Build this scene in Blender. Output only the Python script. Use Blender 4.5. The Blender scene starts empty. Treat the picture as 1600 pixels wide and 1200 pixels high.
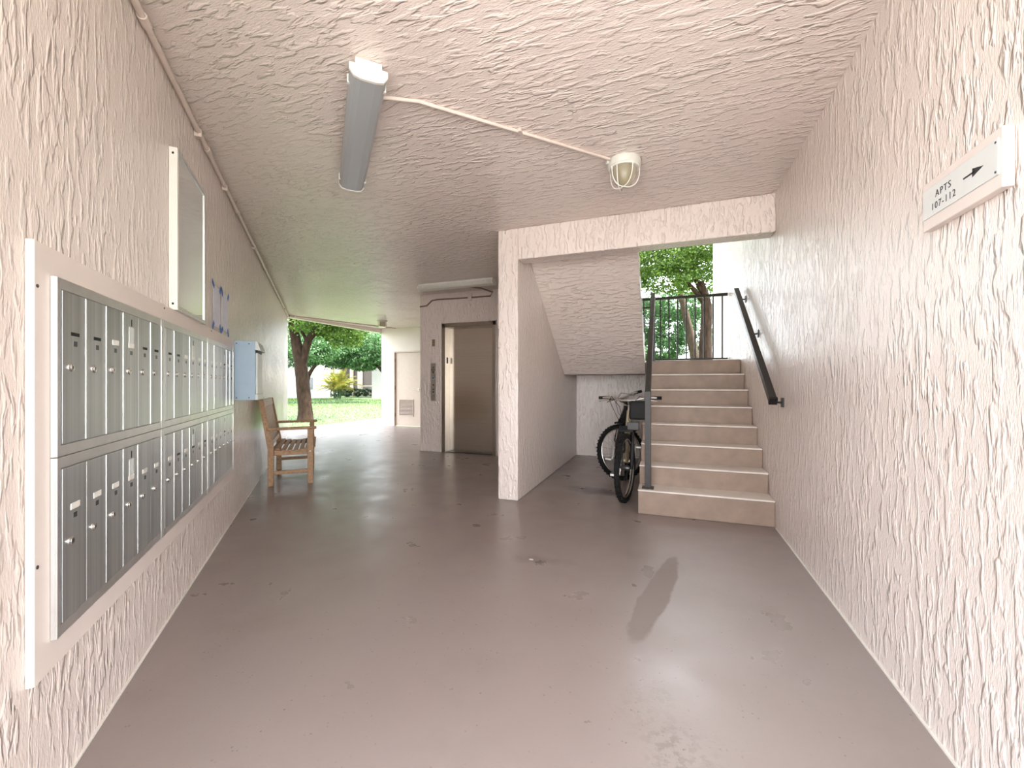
import bpy, math, random
import numpy as np
from mathutils import Vector, Matrix
random.seed(7)
rng = np.random.default_rng(11)
SC = bpy.context.scene
COL = SC.collection
PI = math.pi

# ------------------------------------------------------------------ camera
YAW = math.radians(20.35)
CAMZ = 1.15
FPX = 650.0
cam_data = bpy.data.cameras.new('camera')
cam_data.sensor_width = 36.0
cam_data.lens = FPX / 1600.0 * 36.0
cam_data.clip_start = 0.02
cam_data.clip_end = 400
cam = bpy.data.objects.new('camera', cam_data)
COL.objects.link(cam)
cam.location = (0, 0, CAMZ)
cam.rotation_euler = (PI / 2, 0, YAW)
SC.camera = cam

# ------------------------------------------------------------------ world, sun, exposure
SUN_DIR = Vector((0.50, 0.12, 0.86)).normalized()
world = bpy.data.worlds.new('world')
SC.world = world
world.use_nodes = True
wn = world.node_tree.nodes
wl = world.node_tree.links
for n in list(wn):
    wn.remove(n)
sky = wn.new('ShaderNodeTexSky')
sky.sky_type = 'NISHITA'
sky.sun_disc = False
sky.sun_elevation = math.asin(SUN_DIR.z)
sky.sun_rotation = math.atan2(SUN_DIR.x, SUN_DIR.y)
sky.air_density = 1.0
sky.dust_density = 3.0
skymul = wn.new('ShaderNodeMix'); skymul.data_type = 'RGBA'; skymul.blend_type = 'MULTIPLY'
skymul.inputs[0].default_value = 1.0
skymul.inputs[7].default_value = (0.16, 0.16, 0.16, 1)
haze = wn.new('ShaderNodeMix'); haze.data_type = 'RGBA'
haze.inputs[0].default_value = 0.72
haze.inputs[7].default_value = (0.98, 1.0, 1.03, 1)      # bright thin cloud
bg = wn.new('ShaderNodeBackground'); bg.inputs[1].default_value = 1.55
wout = wn.new('ShaderNodeOutputWorld')
wl.new(sky.outputs[0], skymul.inputs[6])
wl.new(skymul.outputs[2], haze.inputs[6])
wl.new(haze.outputs[2], bg.inputs[0])
wl.new(bg.outputs[0], wout.inputs[0])

sun_data = bpy.data.lights.new('sun', 'SUN')
sun_data.energy = 3.6
sun_data.color = (1.0, 0.95, 0.86)
sun_data.angle = math.radians(1.5)
sun = bpy.data.objects.new('sun', sun_data)
COL.objects.link(sun)
sun.rotation_euler = SUN_DIR.to_track_quat('Z', 'Y').to_euler()
sun.location = (5, -5, 20)

SC.view_settings.view_transform = 'Standard'
SC.view_settings.look = 'None'
SC.view_settings.gamma = 1.0
SC.view_settings.use_curve_mapping = False
SC.view_settings.exposure = 2.87
SC.cycles.max_bounces = 14
SC.cycles.diffuse_bounces = 10
SC.cycles.glossy_bounces = 5
SC.cycles.sample_clamp_indirect = 8.0

# ------------------------------------------------------------------ helpers
FWD = Vector((-math.sin(YAW), math.cos(YAW), 0))
RGT = Vector((math.cos(YAW), math.sin(YAW), 0))


def at(px, py, d):
    """a place at distance d ahead, where the photograph shows (px, py)"""
    return FWD * d + RGT * ((px - 800) / FPX * d) + Vector((0, 0, CAMZ - (py - 600) / FPX * d))


class MB:
    def __init__(self):
        self.v = []
        self.f = []

    def add(self, vs, fs):
        b = len(self.v)
        self.v += [tuple(p) for p in vs]
        self.f += [tuple(i + b for i in f) for f in fs]
        return self

    def box(self, x0, x1, y0, y1, z0, z1):
        vs = [(x0, y0, z0), (x1, y0, z0), (x1, y1, z0), (x0, y1, z0), (x0, y0, z1), (x1, y0, z1), (x1, y1, z1), (x0, y1, z1)]
        return self.add(vs, [(0, 3, 2, 1), (4, 5, 6, 7), (0, 1, 5, 4), (1, 2, 6, 5), (2, 3, 7, 6), (3, 0, 4, 7)])

    def prism(self, poly, z0, z1):
        n = len(poly)
        a = sum(poly[i][0] * poly[(i + 1) % n][1] - poly[(i + 1) % n][0] * poly[i][1] for i in range(n))
        if a < 0:
            poly = poly[::-1]
        vs = [(p[0], p[1], z0) for p in poly] + [(p[0], p[1], z1) for p in poly]
        fs = [tuple(range(n))[::-1], tuple(range(n, 2 * n))]
        fs += [(i, (i + 1) % n, n + (i + 1) % n, n + i) for i in range(n)]
        return self.add(vs, fs)

    def xprism(self, poly, x0, x1):
        """polygon in (y, z), extruded along x"""
        n = len(poly)
        a = sum(poly[i][0] * poly[(i + 1) % n][1] - poly[(i + 1) % n][0] * poly[i][1] for i in range(n))
        if a < 0:
            poly = poly[::-1]
        vs = [(x0, p[0], p[1]) for p in poly] + [(x1, p[0], p[1]) for p in poly]
        fs = [tuple(range(n))[::-1], tuple(range(n, 2 * n))]
        fs += [(i, (i + 1) % n, n + (i + 1) % n, n + i) for i in range(n)]
        return self.add(vs, fs)

    def bar(self, p, q, w, h, up=(0, 0, 1)):
        """rectangular bar from p to q, w across and h along 'up'"""
        p = Vector(p); q = Vector(q); d = (q - p).normalized()
        u = Vector(up)
        s = d.cross(u)
        if s.length < 1e-5:
            s = d.cross(Vector((1, 0, 0)))
        s.normalize()
        t = s.cross(d)
        vs = []
        for c in (p, q):
            for a, b in ((-1, -1), (1, -1), (1, 1), (-1, 1)):
                vs.append(c + s * (a * w / 2) + t * (b * h / 2))
        return self.add(vs, [(0, 1, 2, 3), (7, 6, 5, 4), (0, 4, 5, 1), (1, 5, 6, 2), (2, 6, 7, 3), (3, 7, 4, 0)])

    def tube(self, pts, r, n=10, closed=False):
        pts = [Vector(p) for p in pts]
        m = len(pts)
        rs = r if isinstance(r, (list, tuple)) else [r] * m
        ref = None
        vs = []
        for i, p in enumerate(pts):
            if closed:
                d = pts[(i + 1) % m] - pts[i - 1]
            else:
                d = pts[min(i + 1, m - 1)] - pts[max(i - 1, 0)]
            d.normalize()
            if ref is None:
                ref = d.cross(Vector((0, 0, 1)))
                if ref.length < 0.1:
                    ref = d.cross(Vector((1, 0, 0)))
            ref = (ref - d * ref.dot(d)).normalized()
            b = d.cross(ref)
            for k in range(n):
                a = 2 * PI * k / n
                vs.append(p + (ref * math.cos(a) + b * math.sin(a)) * rs[i])
        fs = []
        for i in range(m if closed else m - 1):
            j = (i + 1) % m
            for k in range(n):
                k2 = (k + 1) % n
                fs.append((i * n + k, i * n + k2, j * n + k2, j * n + k))
        if not closed:
            fs.append(tuple(range(n))[::-1])
            fs.append(tuple(range((m - 1) * n, m * n)))
        return self.add(vs, fs)

    def lathe(self, prof, c=(0, 0, 0), n=28, axis='z'):
        vs = []
        for r, z in prof:
            for k in range(n):
                a = 2 * PI * k / n
                x, y = r * math.cos(a), r * math.sin(a)
                if axis == 'z':
                    vs.append((c[0] + x, c[1] + y, c[2] + z))
                else:                      # axis along -y
                    vs.append((c[0] + x, c[1] - z, c[2] + y))
        fs = []
        for i in range(len(prof) - 1):
            for k in range(n):
                k2 = (k + 1) % n
                fs.append((i * n + k, i * n + k2, (i + 1) * n + k2, (i + 1) * n + k))
        fs.append(tuple(range(n))[::-1])
        m = (len(prof) - 1) * n
        fs.append(tuple(range(m, m + n)))
        return self.add(vs, fs)

    def torus(self, c, R, r, ex, ey, n=36, m=8):
        c = Vector(c); ex = Vector(ex); ey = Vector(ey)
        return self.tube([c + ex * (R * math.cos(2 * PI * k / n)) + ey * (R * math.sin(2 * PI * k / n)) for k in range(n)], r, m, True)

    def xf(self, M):
        self.v = [tuple(M @ Vector(p)) for p in self.v]
        return self

    def mesh(self, name):
        me = bpy.data.meshes.new(name)
        me.from_pydata(self.v, [], self.f)
        me.update()
        return me

    def build(self, name, mat, parent=None, smooth=False, bevel=0.0, seg=2):
        me = self.mesh(name)
        me.materials.append(mat)
        o = bpy.data.objects.new(name, me)
        COL.objects.link(o)
        if parent is not None:
            o.parent = parent
        if smooth:
            for p in me.polygons:
                p.use_smooth = True
            try:
                me.set_sharp_from_angle(angle=math.radians(40))
            except Exception:
                pass
        if bevel:
            b = o.modifiers.new('bevel', 'BEVEL')
            b.width = bevel
            b.segments = seg
            b.limit_method = 'ANGLE'
            b.angle_limit = math.radians(40)
        return o


def tag(o, label=None, cat=None, group=None, kind=None):
    if label: o['label'] = label
    if cat: o['category'] = cat
    if group: o['group'] = group
    if kind: o['kind'] = kind
    return o


def thing(name, label, cat, loc=(0, 0, 0), rotz=0.0, group=None):
    o = bpy.data.objects.new(name, None)
    o.empty_display_size = 0.1
    COL.objects.link(o)
    o.location = loc
    o.rotation_euler = (0, 0, rotz)
    return tag(o, label, cat, group)


def struct(o, label=None):
    o['kind'] = 'structure'
    if label: o['label'] = label
    return o


def link_copy(o, parent):
    c = o.copy()
    COL.objects.link(c)
    c.parent = parent
    return c


# ------------------------------------------------------------------ materials
def new_mat(name):
    m = bpy.data.materials.new(name)
    m.use_nodes = True
    nt = m.node_tree
    b = nt.nodes['Principled BSDF']
    return m, nt, b


def simple(name, col, rough=0.5, metal=0.0, spec=0.5, var=0.06, scale=18.0, bump=0.0, stretch=(1, 1, 1)):
    m, nt, b = new_mat(name)
    N, L = nt.nodes, nt.links
    tc = N.new('ShaderNodeTexCoord')
    mp = N.new('ShaderNodeMapping'); mp.inputs['Scale'].default_value = stretch
    no = N.new('ShaderNodeTexNoise'); no.inputs['Scale'].default_value = scale; no.inputs['Detail'].default_value = 4
    L.new(tc.outputs['Object'], mp.inputs[0]); L.new(mp.outputs[0], no.inputs['Vector'])
    rp = N.new('ShaderNodeValToRGB')
    rp.color_ramp.elements[0].position = 0.3
    rp.color_ramp.elements[1].position = 0.7
    rp.color_ramp.elements[0].color = tuple(max(0, c * (1 - var)) for c in col) + (1,)
    rp.color_ramp.elements[1].color = tuple(min(1, c * (1 + var)) for c in col) + (1,)
    L.new(no.outputs['Fac'], rp.inputs[0]); L.new(rp.outputs[0], b.inputs['Base Color'])
    b.inputs['Roughness'].default_value = rough
    b.inputs['Metallic'].default_value = metal
    b.inputs['Specular IOR Level'].default_value = spec
    if bump:
        bp = N.new('ShaderNodeBump'); bp.inputs['Strength'].default_value = bump; bp.inputs['Distance'].default_value = 0.004
        L.new(no.outputs['Fac'], bp.inputs['Height']); L.new(bp.outputs[0], b.inputs['Normal'])
    return m


def stucco(name, col, stretch, scale=11.0, strength=0.55, dist=0.010, rough=0.36, spec=0.5, rot=0.0):
    """trowelled stucco under semi-gloss paint: raised ridges, flat fields, fine grit"""
    m, nt, b = new_mat(name)
    N, L = nt.nodes, nt.links
    tc = N.new('ShaderNodeTexCoord')
    mp = N.new('ShaderNodeMapping'); mp.inputs['Scale'].default_value = stretch
    mp.inputs['Rotation'].default_value = (0, 0, rot)
    L.new(tc.outputs['Object'], mp.inputs[0])
    # warped noise gives the short dragged trowel ridges
    n1 = N.new('ShaderNodeTexNoise'); n1.inputs['Scale'].default_value = scale; n1.inputs['Detail'].default_value = 2.5
    n1.inputs['Roughness'].default_value = 0.5; n1.inputs['Distortion'].default_value = 0.35
    L.new(mp.outputs[0], n1.inputs['Vector'])
    r1 = N.new('ShaderNodeValToRGB'); e = r1.color_ramp.elements
    e[0].position = 0.49; e[0].color = (0, 0, 0, 1)
    e[1].position = 0.62; e[1].color = (1, 1, 1, 1)
    L.new(n1.outputs['Fac'], r1.inputs[0])
    # patches with more or less relief
    n2 = N.new('ShaderNodeTexNoise'); n2.inputs['Scale'].default_value = 1.7; n2.inputs['Detail'].default_value = 2
    L.new(tc.outputs['Object'], n2.inputs['Vector'])
    r2 = N.new('ShaderNodeMapRange'); r2.inputs[1].default_value = 0.35; r2.inputs[2].default_value = 0.65
    r2.inputs[3].default_value = 0.35; r2.inputs[4].default_value = 1.0
    L.new(n2.outputs['Fac'], r2.inputs[0])
    mul = N.new('ShaderNodeMath'); mul.operation = 'MULTIPLY'
    L.new(r1.outputs[0], mul.inputs[0]); L.new(r2.outputs[0], mul.inputs[1])
    n3 = N.new('ShaderNodeTexNoise'); n3.inputs['Scale'].default_value = scale * 5.5; n3.inputs['Detail'].default_value = 4
    L.new(mp.outputs[0], n3.inputs['Vector'])
    ad = N.new('ShaderNodeMath'); ad.operation = 'MULTIPLY_ADD'; ad.inputs[1].default_value = 0.34
    L.new(n3.outputs['Fac'], ad.inputs[0]); L.new(mul.outputs[0], ad.inputs[2])
    bp = N.new('ShaderNodeBump'); bp.inputs['Strength'].default_value = strength; bp.inputs['Distance'].default_value = dist
    L.new(ad.outputs[0], bp.inputs['Height']); L.new(bp.outputs[0], b.inputs['Normal'])
    # slight grime and paint variation
    n4 = N.new('ShaderNodeTexNoise'); n4.inputs['Scale'].default_value = 0.8; n4.inputs['Detail'].default_value = 5
    L.new(tc.outputs['Object'], n4.inputs['Vector'])
    rp = N.new('ShaderNodeValToRGB')
    rp.color_ramp.elements[0].position = 0.3; rp.color_ramp.elements[1].position = 0.72
    rp.color_ramp.elements[0].color = tuple(c * 0.94 for c in col) + (1,)
    rp.color_ramp.elements[1].color = tuple(min(1, c * 1.04) for c in col) + (1,)
    L.new(n4.outputs['Fac'], rp.inputs[0]); L.new(rp.outputs[0], b.inputs['Base Color'])
    b.inputs['Roughness'].default_value = rough
    b.inputs['Specular IOR Level'].default_value = spec
    return m


PINK = (0.795, 0.70, 0.645)
M = {}
M['wall'] = stucco('painted_stucco_wall', PINK, (1, 1, 0.28), 35, 0.8, 0.010, 0.21, 0.9)
M['ceil'] = stucco('painted_stucco_ceiling', PINK, (0.30, 1, 1), 32, 0.9, 0.0115, 0.22, 0.9, -YAW)
M['smooth'] = simple('smooth_pink_paint', (0.72, 0.64, 0.59), 0.5, var=0.03, scale=3, bump=0.05)
M['board'] = simple('painted_board', (0.72, 0.64, 0.59), 0.45, var=0.03, scale=6, bump=0.05)
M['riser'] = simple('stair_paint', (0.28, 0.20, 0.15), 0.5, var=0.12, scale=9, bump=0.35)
M['tread'] = simple('lit_tread_paint', (0.72, 0.66, 0.60), 0.35, var=0.08, scale=9, bump=0.1)  # pale tone stands in for daylight catching the tread tops
M['white'] = simple('white_enamel', (0.78, 0.76, 0.70), 0.35, var=0.03)
M['offwhite'] = simple('aged_white_plastic', (0.66, 0.65, 0.58), 0.4, var=0.04)
M['conduit'] = simple('painted_conduit', (0.64, 0.54, 0.48), 0.4, var=0.05)
M['dconduit'] = simple('brown_conduit', (0.20, 0.14, 0.11), 0.45)
M['bronze'] = simple('dark_bronze_paint', (0.030, 0.026, 0.024), 0.42, spec=0.35, var=0.12, scale=30)
M['black'] = simple('black_paint', (0.010, 0.010, 0.010), 0.5, spec=0.25)
M['rubber'] = simple('black_rubber', (0.012, 0.011, 0.011), 0.8, spec=0.2, bump=0.6, scale=160)
M['chrome'] = simple('bright_steel', (0.72, 0.70, 0.66), 0.22, 1.0)
M['darksteel'] = simple('dark_steel', (0.10, 0.10, 0.10), 0.35, 0.8)
M['silver'] = simple('silver_alloy', (0.55, 0.53, 0.50), 0.32, 0.9)
M['gold'] = simple('champagne_frame_paint', (0.50, 0.44, 0.30), 0.3, 0.4)
M['wood'] = simple('weathered_teak', (0.40, 0.245, 0.13), 0.55, var=0.22, scale=14, bump=0.2, stretch=(3, 3, 3))
M['paper'] = simple('pale_paper', (0.70, 0.73, 0.80), 0.7, var=0.05)
M['tape'] = simple('blue_masking_tape', (0.03, 0.13, 0.42), 0.6)
M['bluebox'] = simple('blue_grey_enamel', (0.33, 0.45, 0.55), 0.42, var=0.03)
M['boxfront'] = simple('pale_box_front', (0.62, 0.66, 0.64), 0.35, var=0.03)
M['ink'] = simple('black_ink', (0.015, 0.015, 0.017), 0.5)
M['signface'] = simple('white_sign_face', (0.66, 0.68, 0.66), 0.3, var=0.02)
M['brown'] = simple('brown_plaque', (0.28, 0.19, 0.12), 0.5)
M['doorpaint'] = simple('beige_door_paint', (0.56, 0.455, 0.375), 0.42, var=0.03)
M['bark'] = simple('tree_bark', (0.024, 0.015, 0.010), 0.85, spec=0.08, var=0.5, scale=9, bump=1.0, stretch=(1.5, 1.5, 0.5))
M['barkpale'] = simple('pale_bark', (0.045, 0.032, 0.023), 0.85, spec=0.08, var=0.35, scale=9, bump=0.8, stretch=(1.5, 1.5, 0.5))
M['housewhite'] = simple('white_house_paint', (0.30, 0.292, 0.28), 0.7, var=0.03, scale=2)
M['housecream'] = simple('cream_house_paint', (0.42, 0.38, 0.31), 0.6, var=0.05, scale=2)
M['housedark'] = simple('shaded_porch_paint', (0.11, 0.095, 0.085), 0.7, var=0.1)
M['darkglass'] = simple('dark_window_glass', (0.03, 0.04, 0.05), 0.08, spec=0.8)
M['roof'] = simple('grey_roof', (0.16, 0.14, 0.13), 0.8)
M['concrete'] = simple('walk_concrete', (0.15, 0.148, 0.148), 0.7, var=0.12, scale=5, bump=0.2)
M['paving'] = simple('bounce_paving', (0.58, 0.56, 0.53), 0.7, var=0.08, scale=3, bump=0.2)  # kept pale to bounce sunlight into the passage
M['soil'] = simple('mulch', (0.10, 0.07, 0.045), 0.9, var=0.4, bump=0.8)
M['ribbed'] = None


def brushed(name, col, rough=0.33, direction='z', var=0.16):
    m, nt, b = new_mat(name)
    N, L = nt.nodes, nt.links
    tc = N.new('ShaderNodeTexCoord')
    oi = N.new('ShaderNodeObjectInfo')
    mp = N.new('ShaderNodeMapping')
    mp.inputs['Scale'].default_value = (60, 60, 0.6) if direction == 'z' else (0.6, 0.6, 60)
    L.new(tc.outputs['Object'], mp.inputs[0])
    L.new(oi.outputs['Location'], mp.inputs[1])
    no = N.new('ShaderNodeTexNoise'); no.inputs['Scale'].default_value = 1.0; no.inputs['Detail'].default_value = 3
    L.new(mp.outputs[0], no.inputs['Vector'])
    rp = N.new('ShaderNodeValToRGB')
    rp.color_ramp.elements[0].position = 0.3; rp.color_ramp.elements[1].position = 0.7
    rp.color_ramp.elements[0].color = tuple(c * (1 - var) for c in col) + (1,)
    rp.color_ramp.elements[1].color = tuple(min(1, c * (1 + var)) for c in col) + (1,)
    L.new(no.outputs['Fac'], rp.inputs[0])
    hs = N.new('ShaderNodeHueSaturation')
    mr = N.new('ShaderNodeMapRange'); mr.inputs[3].default_value = 0.86; mr.inputs[4].default_value = 1.1
    L.new(oi.outputs['Random'], mr.inputs[0]); L.new(mr.outputs[0], hs.inputs['Value'])
    L.new(rp.outputs[0], hs.inputs['Color']); L.new(hs.outputs[0], b.inputs['Base Color'])
    b.inputs['Metallic'].default_value = 0.92
    b.inputs['Roughness'].default_value = rough
    bp = N.new('ShaderNodeBump'); bp.inputs['Strength'].default_value = 0.12; bp.inputs['Distance'].default_value = 0.001
    L.new(no.outputs['Fac'], bp.inputs['Height']); L.new(bp.outputs[0], b.inputs['Normal'])
    return m


M['alu'] = brushed('brushed_aluminium_door', (0.57, 0.60, 0.61), 0.36)
M['aluframe'] = simple('aluminium_frame', (0.66, 0.66, 0.65), 0.36, 0.85, var=0.06)
M['stainless'] = brushed('brushed_stainless', (0.70, 0.65, 0.58), 0.24, 'x', 0.05)
M['stainframe'] = simple('stainless_frame', (0.42, 0.37, 0.32), 0.3, 0.9, var=0.04)


def lens_mat():
    m, nt, b = new_mat('prismatic_diffuser')
    N, L = nt.nodes, nt.links
    tc = N.new('ShaderNodeTexCoord')
    wv = N.new('ShaderNodeTexWave'); wv.inputs['Scale'].default_value = 60; wv.bands_direction = 'Y'
    L.new(tc.outputs['Object'], wv.inputs['Vector'])
    bp = N.new('ShaderNodeBump'); bp.inputs['Strength'].default_value = 0.15; bp.inputs['Distance'].default_value = 0.002
    L.new(wv.outputs['Fac'], bp.inputs['Height']); L.new(bp.outputs[0], b.inputs['Normal'])
    b.inputs['Base Color'].default_value = (0.42, 0.45, 0.46, 1)
    b.inputs['Roughness'].default_value = 0.25
    return m


M['lens'] = lens_mat()


def glass_mat(name, col, rough=0.05, alpha=0.5):
    m, nt, b = new_mat(name)
    b.inputs['Base Color'].default_value = col + (1,)
    b.inputs['Roughness'].default_value = rough
    b.inputs['Transmission Weight'].default_value = alpha
    b.inputs['IOR'].default_value = 1.45
    return m


M['globe'] = glass_mat('dusty_globe_glass', (0.42, 0.37, 0.25), 0.18, 0.35)


def acrylic_mat():
    m, nt, b = new_mat('glossy_notice_cover')
    N, L = nt.nodes, nt.links
    b.inputs['Base Color'].default_value = (0.62, 0.61, 0.59, 1)
    b.inputs['Roughness'].default_value = 0.07
    b.inputs['Metallic'].default_value = 0.35
    b.inputs['Specular IOR Level'].default_value = 1.0
    b.inputs['Coat Weight'].default_value = 1.0
    tc = N.new('ShaderNodeTexCoord')
    no = N.new('ShaderNodeTexNoise'); no.inputs['Scale'].default_value = 9; no.inputs['Detail'].default_value = 2
    L.new(tc.outputs['Object'], no.inputs['Vector'])
    bp = N.new('ShaderNodeBump'); bp.inputs['Strength'].default_value = 0.12; bp.inputs['Distance'].default_value = 0.004
    L.new(no.outputs['Fac'], bp.inputs['Height']); L.new(bp.outputs[0], b.inputs['Normal'])
    return m


M['acrylic'] = acrylic_mat()


def floor_mat():
    m, nt, b = new_mat('worn_painted_concrete')
    N, L = nt.nodes, nt.links
    tc = N.new('ShaderNodeTexCoord')

    def noise(scale, detail=5, rough=0.55, dist=0.0):
        n = N.new('ShaderNodeTexNoise'); n.inputs['Scale'].default_value = scale
        n.inputs['Detail'].default_value = detail; n.inputs['Roughness'].default_value = rough
        n.inputs['Distortion'].default_value = dist
        L.new(tc.outputs['Object'], n.inputs['Vector'])
        return n

    def ramp(src, p0, c0, p1, c1):
        r = N.new('ShaderNodeValToRGB')
        r.color_ramp.elements[0].position = p0; r.color_ramp.elements[0].color = c0
        r.color_ramp.elements[1].position = p1; r.color_ramp.elements[1].color = c1
        L.new(src, r.inputs[0])
        return r

    def mixc(fac, a, bcol, amount=1.0):
        x = N.new('ShaderNodeMix'); x.data_type = 'RGBA'
        if amount != 1.0:
            mm = N.new('ShaderNodeMath'); mm.operation = 'MULTIPLY'; mm.inputs[1].default_value = amount
            L.new(fac, mm.inputs[0]); fac = mm.outputs[0]
        L.new(fac, x.inputs[0]); L.new(a, x.inputs[6])
        if isinstance(bcol, tuple):
            x.inputs[7].default_value = bcol
        else:
            L.new(bcol, x.inputs[7])
        return x

    K = (0, 0, 0, 1); W = (1, 1, 1, 1)
    base = ramp(noise(0.55, 4).outputs['Fac'], 0.32, (0.250, 0.203, 0.186, 1), 0.70, (0.292, 0.250, 0.236, 1))
    blot = ramp(noise(2.3, 6, 0.65).outputs['Fac'], 0.52, K, 0.72, W)
    c = mixc(blot.outputs[0], base.outputs[0], (0.225, 0.185, 0.16, 1), 0.45)
    spk = ramp(noise(120, 3, 0.6).outputs['Fac'], 0.62, K, 0.70, W)
    area = ramp(noise(1.1, 3).outputs['Fac'], 0.46, K, 0.62, W)
    mm = N.new('ShaderNodeMath'); mm.operation = 'MULTIPLY'
    L.new(spk.outputs[0], mm.inputs[0]); L.new(area.outputs[0], mm.inputs[1])
    c = mixc(mm.outputs[0], c.outputs[2], (0.13, 0.11, 0.10, 1), 0.6)

    # small dark specks of dirt, thicker in some areas
    vo = N.new('ShaderNodeTexVoronoi'); vo.inputs['Scale'].default_value = 38; vo.inputs['Randomness'].default_value = 1.0
    L.new(tc.outputs['Object'], vo.inputs['Vector'])
    dots = ramp(vo.outputs['Distance'], 0.10, W, 0.17, K)
    gate = ramp(noise(9, 4, 0.7).outputs['Fac'], 0.50, K, 0.60, W)
    mv = N.new('ShaderNodeMath'); mv.operation = 'MULTIPLY'
    L.new(dots.outputs[0], mv.inputs[0]); L.new(gate.outputs[0], mv.inputs[1])
    c = mixc(mv.outputs[0], c.outputs[2], (0.10, 0.085, 0.075, 1), 0.65)
    warp = noise(5.0, 4)

    def blob(cx, cy, hx, hy, rot, soft0=0.75, soft1=1.05, w=0.5):
        """a stain with its own outline: warped ellipse on the floor"""
        mp = N.new('ShaderNodeMapping'); mp.vector_type = 'TEXTURE'
        mp.inputs['Location'].default_value = (cx, cy, 0)
        mp.inputs['Rotation'].default_value = (0, 0, rot)
        mp.inputs['Scale'].default_value = (hx, hy, 1)
        L.new(tc.outputs['Object'], mp.inputs[0])
        ln = N.new('ShaderNodeVectorMath'); ln.operation = 'LENGTH'
        L.new(mp.outputs[0], ln.inputs[0])
        ma = N.new('ShaderNodeMath'); ma.operation = 'MULTIPLY_ADD'; ma.inputs[1].default_value = w * 2
        L.new(warp.outputs['Fac'], ma.inputs[0]); L.new(ln.outputs['Value'], ma.inputs[2])
        sub = N.new('ShaderNodeMath'); sub.operation = 'SUBTRACT'; sub.inputs[1].default_value = w
        L.new(ma.outputs[0], sub.inputs[0])
        return ramp(sub.outputs[0], soft0, W, soft1, K)

    s1 = blob(-0.045, 2.43, 0.075, 0.56, math.radians(-11), 0.85, 1.0, 0.45)
    c = mixc(s1.outputs[0], c.outputs[2], (0.20, 0.175, 0.16, 1), 0.55)
    s2 = blob(-0.72, 4.5, 0.42, 0.16, math.radians(-6), 0.5, 1.15, 0.75)
    c = mixc(s2.outputs[0], c.outputs[2], (0.05, 0.042, 0.035, 1), 0.8)
    s3 = blob(-0.75, 2.62, 0.22, 0.09, 0.2, 0.1, 1.0, 1.0)
    c = mixc(s3.outputs[0], c.outputs[2], (0.10, 0.08, 0.07, 1), 0.6)
    s4 = blob(-0.83, 2.60, 0.016, 0.012, 0.0, 0.8, 1.0, 0.3)
    c = mixc(s4.outputs[0], c.outputs[2], (0.75, 0.73, 0.70, 1))
    s5 = blob(0.02, 1.38, 0.16, 0.30, math.radians(14), 0.1, 1.2, 1.0)
    mm5 = N.new('ShaderNodeMath'); mm5.operation = 'MULTIPLY'
    fin = ramp(noise(30, 3, 0.7).outputs['Fac'], 0.48, K, 0.58, W)
    L.new(s5.outputs[0], mm5.inputs[0]); L.new(fin.outputs[0], mm5.inputs[1])
    c = mixc(mm5.outputs[0], c.outputs[2], (0.16, 0.135, 0.12, 1), 0.6)
    L.new(c.outputs[2], b.inputs['Base Color'])
    rr = ramp(noise(3.2, 5).outputs['Fac'], 0.3, (0.26, 0.26, 0.26, 1), 0.75, (0.42, 0.42, 0.42, 1))
    r2 = mixc(s1.outputs[0], rr.outputs[0], (0.75, 0.75, 0.75, 1))
    L.new(r2.outputs[2], b.inputs['Roughness'])
    bn = noise(70, 3)
    bn2 = noise(6, 3)
    ad = N.new('ShaderNodeMath'); ad.operation = 'MULTIPLY_ADD'; ad.inputs[1].default_value = 0.35
    L.new(bn.outputs['Fac'], ad.inputs[0]); L.new(bn2.outputs['Fac'], ad.inputs[2])
    bp = N.new('ShaderNodeBump'); bp.inputs['Strength'].default_value = 0.22; bp.inputs['Distance'].default_value = 0.004
    L.new(ad.outputs[0], bp.inputs['Height']); L.new(bp.outputs[0], b.inputs['Normal'])
    b.inputs['Specular IOR Level'].default_value = 0.7
    return m


M['floor'] = floor_mat()


def leaf_mat(name, c0, c1, c2):
    m = bpy.data.materials.new(name); m.use_nodes = True
    nt = m.node_tree; N, L = nt.nodes, nt.links
    for n in list(N): N.remove(n)
    ge = N.new('ShaderNodeNewGeometry')
    rp = N.new('ShaderNodeValToRGB')
    e = rp.color_ramp.elements
    e[0].position = 0.0; e[0].color = c0 + (1,)
    e[1].position = 1.0; e[1].color = c2 + (1,)
    k = e.new(0.5); k.color = c1 + (1,)
    L.new(ge.outputs['Random Per Island'], rp.inputs[0])
    d = N.new('ShaderNodeBsdfDiffuse'); t = N.new('ShaderNodeBsdfTranslucent'); g = N.new('ShaderNodeBsdfGlossy')
    g.inputs['Roughness'].default_value = 0.4; g.inputs['Color'].default_value = (0.6, 0.65, 0.6, 1)
    L.new(rp.outputs[0], d.inputs[0]); L.new(rp.outputs[0], t.inputs[0])
    m1 = N.new('ShaderNodeMixShader'); m1.inputs[0].default_value = 0.4
    L.new(d.outputs[0], m1.inputs[1]); L.new(t.outputs[0], m1.inputs[2])
    m2 = N.new('ShaderNodeMixShader'); m2.inputs[0].default_value = 0.05
    L.new(m1.outputs[0], m2.inputs[1]); L.new(g.outputs[0], m2.inputs[2])
    o = N.new('ShaderNodeOutputMaterial'); L.new(m2.outputs[0], o.inputs[0])
    return m


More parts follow.
